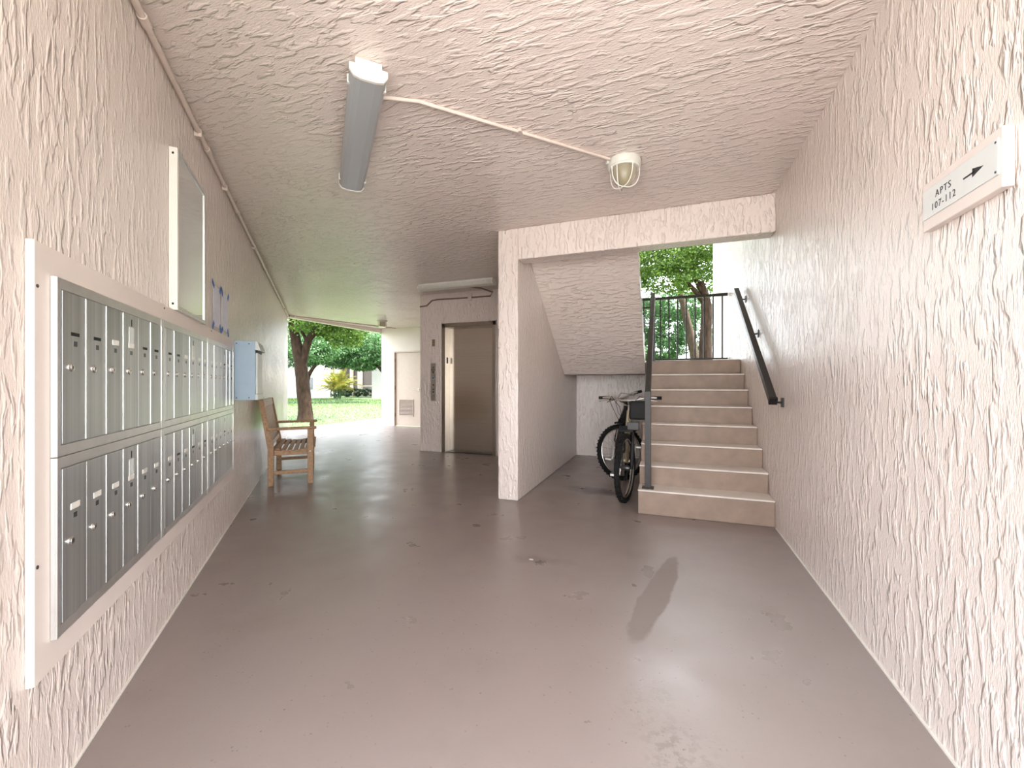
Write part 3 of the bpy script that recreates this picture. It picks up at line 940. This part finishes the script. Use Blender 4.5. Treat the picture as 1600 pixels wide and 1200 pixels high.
text_part('APTS', 0.030, 0.112, 0.088, o)
text_part('107-112', 0.030, 0.112, 0.053, o)
ar = MB().box(0.205, 0.250, -0.0292, -0.0286, 0.0815, 0.0865)
ar.add([(0.242, -0.0292, 0.072), (0.242, -0.0292, 0.096), (0.285, -0.0292, 0.084), (0.242, -0.0286, 0.072), (0.242, -0.0286, 0.096), (0.285, -0.0286, 0.084)],
       [(0, 2, 1), (3, 4, 5), (0, 1, 4, 3), (1, 2, 5, 4), (2, 0, 3, 5)])
ar.build('arrow', M['ink'], o)
for zz in (0.045, 0.121):
    MB().lathe([(0.003, 0), (0.003, 0.001)], (0.328, -0.0285, zz), 10, 'y').build('screw', M['darksteel'], o)

# ------------------------------------------------------------------ wooden bench by the left wall
o = thing('garden_bench', 'small teak slatted bench with armrests against the left wall', 'bench', lw(5.36, 0, 0), LW_ROT)
BL = 1.05
LWD = 0.055
mw = M['wood']


def leg_poly(x0, pts, wid):
    """leg as a polygon in (y, z) extruded along x"""
    return MB().xprism(pts, x0, x0 + LWD)


for x0 in (0.0, BL - LWD):
    # back post: upright below the seat, leaning back above it
    leg_poly(x0, [(-0.135, 0.001), (-0.195, 0.001), (-0.195, 0.42), (-0.095, 0.97), (-0.045, 0.97), (-0.135, 0.42)], 0).build('leg', mw, o, bevel=0.004)
    leg_poly(x0, [(-0.535, 0.001), (-0.595, 0.001), (-0.595, 0.625), (-0.535, 0.625)], 0).build('leg', mw, o, bevel=0.004)
    MB().box(x0 - 0.008, x0 + LWD + 0.008, -0.63, -0.125, 0.626, 0.656).build('armrest', mw, o, bevel=0.008)
    MB().xprism([(-0.196, 0.34), (-0.534, 0.34), (-0.534, 0.415), (-0.44, 0.392), (-0.3, 0.39), (-0.196, 0.405)], x0 + 0.012, x0 + 0.044).build('side_rail', mw, o, bevel=0.003)
    MB().box(x0 + 0.014, x0 + 0.042, -0.534, -0.196, 0.125, 0.165).build('stretcher', mw, o, bevel=0.003)
MB().box(LWD, BL - LWD, -0.59, -0.562, 0.335, 0.405).build('front_rail', mw, o, bevel=0.003)
MB().box(LWD, BL - LWD, -0.19, -0.16, 0.335, 0.395).build('rear_rail', mw, o, bevel=0.003)
for k in range(7):
    f = k / 6
    y0 = -0.205 - f * 0.365
    zz = 0.418 - 0.030 * math.sin(PI * (0.08 + 0.92 * f))
    MB().box(0.004 if 0 < k < 6 else LWD, BL - 0.004 if 0 < k < 6 else BL - LWD, y0 - 0.047, y0 - 0.002, zz - 0.012, zz + 0.008).build('seat_slat', mw, o, bevel=0.003)


def back_pt(z):
    return -0.165 + (z - 0.42) / 0.55 * 0.095


MB().bar((LWD, back_pt(0.93), 0.93), (BL - LWD, back_pt(0.93), 0.93), 0.03, 0.085, (0, 0.17, 0.98)).build('top_rail', mw, o, bevel=0.004)
MB().bar((LWD, back_pt(0.47), 0.47), (BL - LWD, back_pt(0.47), 0.47), 0.03, 0.05, (0, 0.17, 0.98)).build('back_lower_rail', mw, o, bevel=0.004)
for k in range(12):
    xx = LWD + 0.042 + k * (BL - 2 * LWD - 0.084) / 11
    MB().bar((xx, back_pt(0.49), 0.49), (xx, back_pt(0.90), 0.90), 0.062, 0.014, (0, 1, 0)).build('back_slat', mw, o, bevel=0.002)
MB().lathe([(0.009, 0), (0.009, 0.002)], (0.0275, -0.595, 0.375), 12, 'y').build('bolt_plug', M['offwhite'], o)
bp_ = MB().box(-0.0015, 0.0, -0.572, -0.556, 0.365, 0.381); bp_.build('bolt_plug', M['offwhite'], o)

# ------------------------------------------------------------------ bicycles
def bicycle(label, loc, heading, lean, steer, frame_mat, bag=False, reflector=False):
    """x forward, y left, z up, resting on z = 0; leans about the ground line"""
    o = thing('bicycle', label, 'bicycle', loc, 0, 'bicycles under the stairs')
    o.rotation_mode = 'QUATERNION'
    Mx = Matrix.Rotation(heading, 4, 'Z') @ Matrix.Rotation(lean, 4, 'X')
    o.rotation_quaternion = Mx.to_quaternion()
    RW, RT_ = 0.305, 0.027
    ax = (Vector((0.345, 0, 0.90)) - Vector((0.41, 0, 0.70))).normalized()
    piv = Vector((0.41, 0, 0.70))
    SM = Matrix.Translation(piv) @ Matrix.Rotation(steer, 4, ax) @ Matrix.Translation(-piv)
    R0 = RW + RT_

    def wheel(name, hub, Mt):
        w_ = MB().torus(hub, RW, RT_, (1, 0, 0), (0, 0, 1), 40, 10)
        # tread knobs
        for k in range(48):
            a = 2 * PI * k / 48
            for yy in (-0.012, 0.012):
                c = Vector(hub) + Vector((math.cos(a), 0, math.sin(a))) * (RW + RT_ * 0.9) + Vector((0, yy, 0))
                w_.bar(c - Vector((-math.sin(a), 0, math.cos(a))) * 0.006, c + Vector((-math.sin(a), 0, math.cos(a))) * 0.006, 0.014, 0.012, (math.cos(a), 0, math.sin(a)))
        wo = w_.xf(Mt).build(name, M['rubber'], o, smooth=True)
        rim = MB()
        n = 40
        for yy in (-0.012, 0.012):
            rim.tube([Vector(hub) + Vector((math.cos(2 * PI * k / n), 0, math.sin(2 * PI * k / n))) * (RW - 0.026) + Vector((0, yy, 0)) for k in range(n)], 0.0065, 6, True)
        rim.xf(Mt).build('rim', M['silver'], wo, smooth=True)
        h_ = MB().tube([Vector(hub) + Vector((0, -0.05, 0)), Vector(hub) + Vector((0, -0.03, 0)), Vector(hub) + Vector((0, 0.03, 0)), Vector(hub) + Vector((0, 0.05, 0))], [0.012, 0.026, 0.026, 0.012], 12)
        h_.xf(Mt).build('hub', M['darksteel'], wo, smooth=True)
        for k in range(20):
            a = 2 * PI * k / 20
            b_ = a + (0.5 if k % 2 else -0.5)
            s_ = MB().tube([Vector(hub) + Vector((math.cos(b_) * 0.025, 0.022 * (1 if k % 4 < 2 else -1), math.sin(b_) * 0.025)),
                            Vector(hub) + Vector((math.cos(a) * (RW - 0.028), 0, math.sin(a) * (RW - 0.028)))], 0.0011, 4)
            s_.xf(Mt).build('spoke', M['darksteel'], wo)
        return wo

    I4 = Matrix.Identity(4)
    fh = (0.525, 0, R0); rh = (-0.525, 0, R0)
    wheel('front_wheel', fh, SM)
    wheel('rear_wheel', rh, I4)
    bb = (-0.10, 0, 0.29); st = (-0.265, 0, 0.76); ht = (0.358, 0, 0.86); hb = (0.405, 0, 0.71)
    f = MB().tube([bb, st], 0.017, 10).tube([st, ht], 0.018, 10).tube([bb, hb], 0.021, 10).tube([(0.352, 0, 0.88), (0.41, 0, 0.695)], 0.024, 12)
    for sy in (-1, 1):
        f.tube([(bb[0] - 0.02, sy * 0.03, bb[2]), (-0.36, sy * 0.045, 0.31), (rh[0], sy * 0.065, R0)], 0.010, 8)
        f.tube([(st[0], sy * 0.015, st[2] - 0.03), (-0.36, sy * 0.045, 0.62), (rh[0], sy * 0.065, R0)], 0.008, 8)
    f.tube([(bb[0], -0.04, bb[2]), (bb[0], 0.04, bb[2])], 0.024, 12)
    f.build('frame', frame_mat, o, smooth=True)
    # suspension fork with crown
    fk = MB()
    for sy in (-1, 1):
        fk.tube([(0.425, sy * 0.058, 0.70), (0.475, sy * 0.058, 0.545)], 0.014, 10)
        fk.tube([(0.468, sy * 0.058, 0.56), (0.50, sy * 0.060, 0.44), (fh[0], sy * 0.062, R0 - 0.01)], [0.022, 0.021, 0.014], 10)
    fk.bar((0.418, -0.08, 0.705), (0.418, 0.08, 0.705), 0.05, 0.045, tuple(ax))
    fk.bar((0.497, -0.072, 0.69), (0.497, 0.072, 0.69), 0.022, 0.02)
    fo = fk.xf(SM).build('fork', M['black'], o, smooth=True)
    # stem, bar, grips, levers
    hc = Vector((0.385, 0, 0.985))
    MB().tube([(0.352, 0, 0.88), (0.335, 0, 0.945), tuple(hc)], 0.015, 10).xf(SM).build('stem', M['silver'], o, smooth=True)
    bar_pts = [(0.345, 0.31, 1.01), (0.365, 0.17, 1.015), (0.385, 0.07, 0.985), (0.385, -0.07, 0.985), (0.365, -0.17, 1.015), (0.345, -0.31, 1.01)]
    ho = MB().tube(bar_pts, 0.0115, 10).xf(SM).build('handlebar', M['silver'], o, smooth=True)
    for sy in (-1, 1):
        MB().tube([(0.347, sy * 0.20, 1.013), (0.343, sy * 0.315, 1.01)], 0.0175, 10).xf(SM).build('grip', M['rubber'], ho, smooth=True)
        MB().tube([(0.37, sy * 0.185, 1.01), (0.42, sy * 0.20, 0.99), (0.42, sy * 0.29, 0.98)], 0.006, 8).xf(SM).build('brake_lever', M['chrome'], ho, smooth=True)
        MB().tube([(0.40, sy * 0.185, 1.0), (0.50, sy * 0.14, 1.03), (0.53, sy * 0.05, 0.93), (0.50, sy * 0.03, 0.80), (0.44, sy * 0.055, 0.70)], 0.003, 6).xf(SM).build('brake_cable', M['black'], ho, smooth=True)
    # saddle and post
    MB().tube([st, (-0.31, 0, 0.90)], 0.0135, 10).build('seat_post', M['silver'], o, smooth=True)
    sd = MB()
    prof = [(-0.43, 0.075, 0.93), (-0.40, 0.085, 0.945), (-0.34, 0.07, 0.935), (-0.26, 0.035, 0.935), (-0.18, 0.018, 0.935), (-0.155, 0.006, 0.925)]
    vs = []; fs = []
    for (x_, hw, zt_) in prof:
        for a in range(10):
            t_ = 2 * PI * a / 10
            vs.append((x_, hw * math.cos(t_), zt_ - 0.02 + 0.024 * math.sin(t_)))
    for i in range(len(prof) - 1):
        for a in range(10):
            fs.append((i * 10 + a, i * 10 + (a + 1) % 10, (i + 1) * 10 + (a + 1) % 10, (i + 1) * 10 + a))
    fs.append(tuple(range(10))[::-1]); fs.append(tuple(range(50, 60)))
    sd.add(vs, fs).build('saddle', M['black'], o, smooth=True)
    # drivetrain
    MB().torus((bb[0], -0.055, bb[2]), 0.09, 0.005, (1, 0, 0), (0, 0, 1), 30, 6).build('chainring', M['darksteel'], o, smooth=True)
    ch = MB().tube([(bb[0], -0.055, bb[2] + 0.09), (rh[0], -0.055, R0 + 0.045)], 0.004, 6).tube([(bb[0], -0.055, bb[2] - 0.09), (rh[0], -0.055, R0 - 0.1)], 0.004, 6)
    ch.build('chain', M['darksteel'], o)
    ca = math.radians(-70)
    for sy, sg in ((-1, 1), (1, -1)):
        e_ = Vector((bb[0] + sg * 0.17 * math.cos(ca), sy * 0.075, bb[2] + sg * 0.17 * math.sin(ca)))
        co = MB().bar((bb[0], sy * 0.068, bb[2]), e_, 0.014, 0.022, (0, 1, 0)).build('crank', M['silver'], o)
        MB().box(e_.x - 0.045, e_.x + 0.045, min(sy * 0.085, sy * 0.17), max(sy * 0.085, sy * 0.17), e_.z - 0.012, e_.z + 0.012).build('pedal', M['silver'], co, bevel=0.004)
    if bag:
        MB().box(0.39, 0.49, 0.03, 0.19, 0.80, 0.985).xf(SM).build('handlebar_bag', M['black'], o, bevel=0.02, seg=3)
    if reflector:
        lo = MB().bar((0.50, 0.075, 0.70), (0.50, 0.075, 0.78), 0.11, 0.04, (1, 0, 0)).xf(SM).build('headlamp', M['darksteel'], o, bevel=0.008)
    return o


bicycle('mountain bike with knobbly front wheel pointing out, leaning on the stairs', (-0.425, 4.72, 0.0), math.radians(-87), math.radians(-3.5), math.radians(-13), M['gold'], bag=True, reflector=True)
bicycle('black bicycle behind the other one, front wheel turned broadside', (-0.62, 5.68, 0.0), math.radians(-83), math.radians(-7), math.radians(-58), M['black'])

# ------------------------------------------------------------------ outdoors: trees
def leaf_mesh(name, blobs, nper, size, mat, flat=0.0):
    """blobs: (centre, radius vector); leaves as small folded rhombs scattered in clumps near the shell"""
    P = []
    for (c, rad), n in zip(blobs, nper):
        ncl = max(6, n // 26)
        u = rng.normal(size=(ncl, 3)); u /= np.linalg.norm(u, axis=1)[:, None]
        rr = rng.uniform(0.45, 1.0, ncl) ** 0.6
        cen = u * rr[:, None]
        idx = rng.integers(0, ncl, n)
        pts = cen[idx] + rng.normal(scale=0.085, size=(n, 3))
        P.append(pts * np.array(rad)[None, :] + np.array(c)[None, :])
    P = np.concatenate(P)
    n = len(P)
    d = rng.normal(size=(n, 3)); d[:, 2] -= 0.25; d /= np.linalg.norm(d, axis=1)[:, None]
    w = rng.normal(size=(n, 3)); w[:, 2] *= (1 - flat)
    s = np.cross(d, w); s /= np.linalg.norm(s, axis=1)[:, None] + 1e-9
    L = size * rng.uniform(0.6, 1.25, n)[:, None]
    V = np.empty((n, 4, 3))
    V[:, 0] = P - d * L * 0.5
    V[:, 1] = P + s * L * 0.26
    V[:, 2] = P + d * L * 0.5
    V[:, 3] = P - s * L * 0.26
    me = bpy.data.meshes.new(name)
    me.vertices.add(n * 4); me.loops.add(n * 4); me.polygons.add(n)
    me.vertices.foreach_set('co', V.reshape(-1).astype(np.float32))
    me.loops.foreach_set('vertex_index', np.arange(n * 4, dtype=np.int32))
    me.polygons.foreach_set('loop_start', np.arange(0, n * 4, 4, dtype=np.int32))
    me.polygons.foreach_set('loop_total', np.full(n, 4, dtype=np.int32))
    me.update(calc_edges=True)
    me.materials.append(mat)
    return me


def tree(name, label, base, trunks, blobs, nper, size, lmat, bmat, group='garden trees'):
    """trunks: list of (points relative to base, radii)"""
    o = thing(name, label, 'tree', base, 0, group)
    for i, (pts, rs) in enumerate(trunks):
        # resample to a smooth, slightly crooked limb
        P = [Vector(p) for p in pts]
        Q, R_ = [], []
        for j in range(len(P) - 1):
            p0 = P[max(j - 1, 0)]; p1 = P[j]; p2 = P[j + 1]; p3 = P[min(j + 2, len(P) - 1)]
            for t_ in (0, 0.25, 0.5, 0.75):
                a = 0.5 * ((2 * p1) + (p2 - p0) * t_ + (2 * p0 - 5 * p1 + 4 * p2 - p3) * t_ ** 2 + (-p0 + 3 * p1 - 3 * p2 + p3) * t_ ** 3)
                Q.append(a); R_.append((rs[j] * (1 - t_) + rs[j + 1] * t_) * random.uniform(0.95, 1.06))
        Q.append(P[-1]); R_.append(rs[-1])
        MB().tube(Q, R_, 12).build('trunk' if i == 0 else 'branch', bmat, o, smooth=True)
    me = leaf_mesh('crown', blobs, nper, size, lmat)
    c = bpy.data.objects.new('crown', me)
    COL.objects.link(c); c.parent = o
    c['kind'] = 'stuff'
    return o


def rel(base, px, py, d):
    return at(px, py, d) - base


# forked tree right outside the far exit
GZ = -0.125
b = at(477, 655, 14.1); b.z = GZ
R = lambda px, py, d=14.1: rel(b, px, py, d)
tree('forked_tree', 'forked brown tree trunk right outside the far exit', b,
     [([Vector((0, 0, -0.05)), R(477, 640), R(473, 600), R(469, 565), R(461, 525), R(455, 480), R(452, 430)], [0.30, 0.235, 0.205, 0.20, 0.15, 0.12, 0.07]),
      ([R(472, 570), R(478, 545), R(484, 528), R(500, 512), R(520, 500), R(545, 488, 14.5)], [0.14, 0.13, 0.115, 0.085, 0.07, 0.03]),
      ([R(480, 535), R(474, 522), R(466, 510), R(470, 490)], [0.07, 0.05, 0.035, 0.02])],
     [(R(480, 478), (1.9, 1.9, 0.95)), (R(525, 500, 14.8), (1.0, 1.0, 0.75)), (R(540, 515, 14.6), (0.8, 0.8, 0.7)), (R(555, 470, 15), (1.7, 1.7, 0.9)), (R(486, 505, 15.5), (0.8, 0.8, 0.5)), (R(440, 480), (1.6, 1.6, 1.0)), (Vector((0.2, 1.5, 7.2)), (3.6, 5.0, 1.6))],
     [9000, 4400, 3400, 6500, 1800, 4500, 9000], 0.10, M['leaf'], M['bark'])

# lighter trees across the lawn
b = at(482, 628, 27); b.z = GZ
R2 = lambda px, py, d=27: rel(b, px, py, d)
tree('lawn_tree', 'pale green spreading tree behind the forked trunk', b,
     [([Vector((0, 0, 0)), R2(480, 605), R2(481, 590), R2(490, 574), R2(505, 560)], [0.2, 0.16, 0.14, 0.11, 0.06])],
     [(R2(500, 548), (1.9, 1.9, 0.9)), (R2(530, 560, 28), (1.3, 1.3, 0.7)), (R2(515, 528, 28), (2.2, 2.2, 1.1)), (R2(465, 560, 28), (1.3, 1.3, 0.8)), (R2(475, 530, 28), (2.0, 2.0, 1.2))],
     [6500, 4000, 6000, 3000, 4800], 0.15, M['leafmid'], M['bark'])
b = at(612, 626, 28); b.z = GZ
R3 = lambda px, py, d=28: rel(b, px, py, d)
tree('lawn_tree', 'green tree with drooping boughs left of the louvred door', b,
     [([Vector((0, 0, 0)), R3(610, 600), R3(597, 580), R3(582, 565)], [0.2, 0.17, 0.11, 0.05]), ([R3(606, 590), R3(592, 572), R3(580, 556)], [0.1, 0.07, 0.04])],
     [(R3(572, 552), (1.6, 1.6, 0.8)), (R3(590, 540), (1.6, 1.6, 0.9)), (R3(570, 532, 29), (1.7, 1.7, 1.0)), (R3(566, 568, 28), (1.1, 1.1, 0.5)), (R3(598, 560), (1.0, 1.0, 0.6))],
     [5500, 4600, 4800, 2900, 2200], 0.15, M['leafmid'], M['bark'])
b = at(612, 618, 33); b.z = GZ
R4 = lambda px, py, d=33: rel(b, px, py, d)
tree('tall_backdrop_tree', 'dense darker tree filling the gap behind the yellow palm', b,
     [([Vector((0, 0, 0)), R4(612, 590), R4(608, 560), R4(596, 520)], [0.25, 0.22, 0.18, 0.08])],
     [(R4(525, 547), (2.4, 1.8, 1.4)), (R4(560, 547), (2.2, 1.8, 1.2)), (R4(548, 515), (3.2, 2, 1.7)), (R4(590, 520), (2.4, 2, 1.7)), (R4(490, 520), (2.7, 2, 1.7))],
     [4200, 3400, 4200, 3000, 3000], 0.2, M['leafdark'], M['bark'])

# yellow palm clump
b = at(527, 620, 36.5); b.z = GZ
o = thing('yellow_palm', 'bushy yellow-green palm clump on the far side of the lawn', 'palm', b)
for k in range(64):
    a = random.uniform(0, 2 * PI)
    el = random.uniform(0.45, 1.5)
    Lf = random.uniform(1.7, 2.9)
    hz = Vector((math.cos(a), math.sin(a), 0))
    p = Vector((random.uniform(-0.3, 0.3), random.uniform(-0.3, 0.3), random.uniform(0.5, 1.0)))
    pts = []
    for i in range(9):
        t_ = i / 8
        pts.append(p + hz * (Lf * t_ * math.cos(el) * 1.0) + Vector((0, 0, Lf * (math.sin(el) * t_ - 0.42 * t_ * t_ * (1.4 - el * 0.5)))))
    fm = MB().tube(pts, 0.018, 4)
    for i in range(1, 9):
        for rep in (0.0, 0.5):
            c = pts[i] if rep == 0 else (pts[i] + pts[i - 1]) / 2
            dirn = (pts[i] - pts[i - 1]).normalized()
            sd = dirn.cross(Vector((0, 0, 1))).normalized()
            ll = 0.55 * math.sin(PI * (0.15 + 0.8 * i / 9))
            for sg in (-1, 1):
                tip = c + (sd * sg * 0.8 + dirn * 0.55 + Vector((0, 0, -0.25))) * ll
                wv = dirn * 0.035
                fm.add([c - wv, c + wv, tip], [(0, 1, 2)])
    fm.build('frond', M['palm'], o)
for k in range(9):
    a = 2 * PI * k / 9
    MB().tube([(0.25 * math.cos(a), 0.25 * math.sin(a), -0.02), (0.34 * math.cos(a), 0.34 * math.sin(a), 1.1)], [0.06, 0.04], 6).build('stem', M['leafdark'], o)

# hedge before the far building, low border plants at the walk
b = at(549, 618, 41); b.z = GZ
me = leaf_mesh('clipped_hedge', [((x_, 0, 0.45), (0.8, 0.5, 0.45)) for x_ in (-1.6, -0.6, 0.5, 1.5)], [900] * 4, 0.16, M['leafdark'])
h_ = bpy.data.objects.new('clipped_hedge', me); COL.objects.link(h_)
h_.location = b; h_.rotation_euler.z = YAW
tag(h_, 'low dark hedge along the far shaded porch', 'hedge', kind='stuff')

# lawn blades where they can be told apart
n = 42000
xs = -9.2 - rng.uniform(0, 1, n) ** 1.7 * 22
ys = rng.uniform(5.5, 28, n)
gb = np.empty((n, 3, 3))
hgt = rng.uniform(0.03, 0.06, n) * (1 + (-9.2 - xs) * 0.05)
ang = rng.uniform(0, 2 * PI, n)
wd = 0.007 * (1 + (-9.2 - xs) * 0.10)
gb[:, 0, 0] = xs - np.cos(ang) * wd; gb[:, 0, 1] = ys - np.sin(ang) * wd; gb[:, 0, 2] = GZ - 0.003
gb[:, 1, 0] = xs + np.cos(ang) * wd; gb[:, 1, 1] = ys + np.sin(ang) * wd; gb[:, 1, 2] = GZ - 0.003
gb[:, 2, 0] = xs + rng.normal(0, 0.03, n); gb[:, 2, 1] = ys + rng.normal(0, 0.03, n); gb[:, 2, 2] = GZ + hgt
me = bpy.data.meshes.new('lawn_grass')
me.vertices.add(n * 3); me.loops.add(n * 3); me.polygons.add(n)
me.vertices.foreach_set('co', gb.reshape(-1).astype(np.float32))
me.loops.foreach_set('vertex_index', np.arange(n * 3, dtype=np.int32))
me.polygons.foreach_set('loop_start', np.arange(0, n * 3, 3, dtype=np.int32))
me.polygons.foreach_set('loop_total', np.full(n, 3, dtype=np.int32))
me.update(calc_edges=True); me.materials.append(M['grass'])
g_ = bpy.data.objects.new('lawn_grass', me); COL.objects.link(g_)
tag(g_, 'short mown grass of the lawn beyond the walk', 'grass', kind='stuff')

# trees seen over the landing
b = at(1104, 640, 13.5); b.z = GZ
R5 = lambda px, py, d=13.5: rel(b, px, py, d)
tree('courtyard_tree', 'tall tree with broad bright crown behind the landing railing', b,
     [([Vector((0, 0, 0)), R5(1104, 600), R5(1102, 540), R5(1104, 480), R5(1095, 440)], [0.24, 0.21, 0.19, 0.16, 0.09]),
      ([R5(1098, 470), R5(1080, 448), R5(1060, 432)], [0.09, 0.07, 0.03]), ([R5(1100, 462), R5(1088, 440), R5(1085, 418)], [0.07, 0.05, 0.03])],
     [(R5(1020, 405), (1.5, 1.4, 0.75)), (R5(1065, 385), (1.7, 1.4, 0.9)), (R5(1110, 400), (1.4, 1.4, 0.85)), (R5(1035, 435), (1.1, 1.1, 0.5)), (R5(1100, 440, 14.5), (1.1, 1.1, 0.5)), (R5(1040, 340), (3.2, 2.2, 1.3))],
     [9000, 9000, 8000, 4200, 2600, 9000], 0.095, M['leaf'], M['bark'])
b = at(1090, 640, 16.5); b.z = GZ
R6 = lambda px, py, d=16.5: rel(b, px, py, d)
tree('courtyard_tree', 'slender pale leaning tree trunk behind the landing balusters', b,
     [([Vector((0, 0, 0)), R6(1087, 575), R6(1080, 530), R6(1072, 495), R6(1064, 462), R6(1058, 425)], [0.2, 0.17, 0.16, 0.14, 0.11, 0.06])],
     [(R6(1040, 510, 18), (1.3, 1.3, 0.9)), (R6(1025, 545, 18), (1.3, 1.3, 0.5)), (R6(1090, 520, 18.5), (1.0, 1.0, 1.0)), (R6(1060, 480, 18), (1.5, 1.5, 0.6)), (R6(1008, 500, 18), (1.0, 1.0, 1.1))],
     [5000, 4600, 4200, 5200, 4200], 0.12, M['leafmid'], M['barkpale'])

# ------------------------------------------------------------------ far buildings
def building(name, label, px0, px1, d, h, depth, mat, windows=()):
    """walls square to the walk; front face at distance d between px0 and px1; windows in metres on the front"""
    x0 = (px0 - 800) / FPX * d; x1 = (px1 - 800) / FPX * d
    base = FWD * d + RGT * x0 + Vector((0, 0, GZ))
    o = thing(name, label, 'building', base, YAW)
    W_ = x1 - x0
    MB().box(0, W_, 0, depth, -0.02, h).build('wall', mat, o)
    MB().box(-0.4, W_ + 0.4, -0.4, depth + 0.4, h + 0.001, h + 0.22).build('roof', M['roof'], o)
    for (wx, wz, ww, wh, nx, nz) in windows:
        wo = MB().box(wx - 0.05, wx + ww + 0.05, -0.06, -0.001, wz - 0.05, wz).box(wx - 0.05, wx + ww + 0.05, -0.06, -0.001, wz + wh, wz + wh + 0.05).box(wx - 0.05, wx, -0.06, -0.001, wz, wz + wh).box(wx + ww, wx + ww + 0.05, -0.06, -0.001, wz, wz + wh).build('window', M['darkglass'], o)
        for i in range(nx):
            for j in range(nz):
                MB().box(wx + ww * i / nx + 0.015, wx + ww * (i + 1) / nx - 0.015, -0.035, -0.002, wz + wh * j / nz + 0.015, wz + wh * (j + 1) / nz - 0.015).build('pane', M['darkglass'], wo)
    return o, W_


building('apartment_wing', 'white apartment wing left of the yellow palm, one dark window', 396, 497, 38, 6.2, 5, M['housewhite'],
         windows=((4.86, 0.85, 0.5, 0.95, 1, 4), (1.5, 0.85, 0.8, 0.95, 1, 4)))
building('apartment_wing', 'white apartment wing at right edge of the far exit view', 581, 640, 37, 6.2, 6, M['housewhite'])
o, W_ = building('porch_block', 'brown shaded apartment porch between the two white wings', 497, 582, 44, 6.0, 5, M['housedark'])
for (xa, xb) in ((0.0, 0.3), (3.55, 3.85), (4.35, 4.75)):
    MB().box(xa, xb, -0.5, -0.15, -0.02, 5.9).build('column', M['housecream'], o)
for zz in (1.0, 2.9):
    MB().box(4.75, W_, -0.4, -0.3, zz, zz + 0.14).build('balcony_rail', M['housecream'], o)
for k in range(9):
    MB().box(4.85 + 0.12 * k, 4.87 + 0.12 * k, -0.36, -0.34, 0.0, 1.0).build('railing_bar', M['housewhite'], o)
building('garden_house', 'low white house beyond the courtyard trees', 960, 1200, 34, 3.1, 7, M['housewhite'], windows=((3.2, 1.0, 1.2, 1.0, 2, 1),))
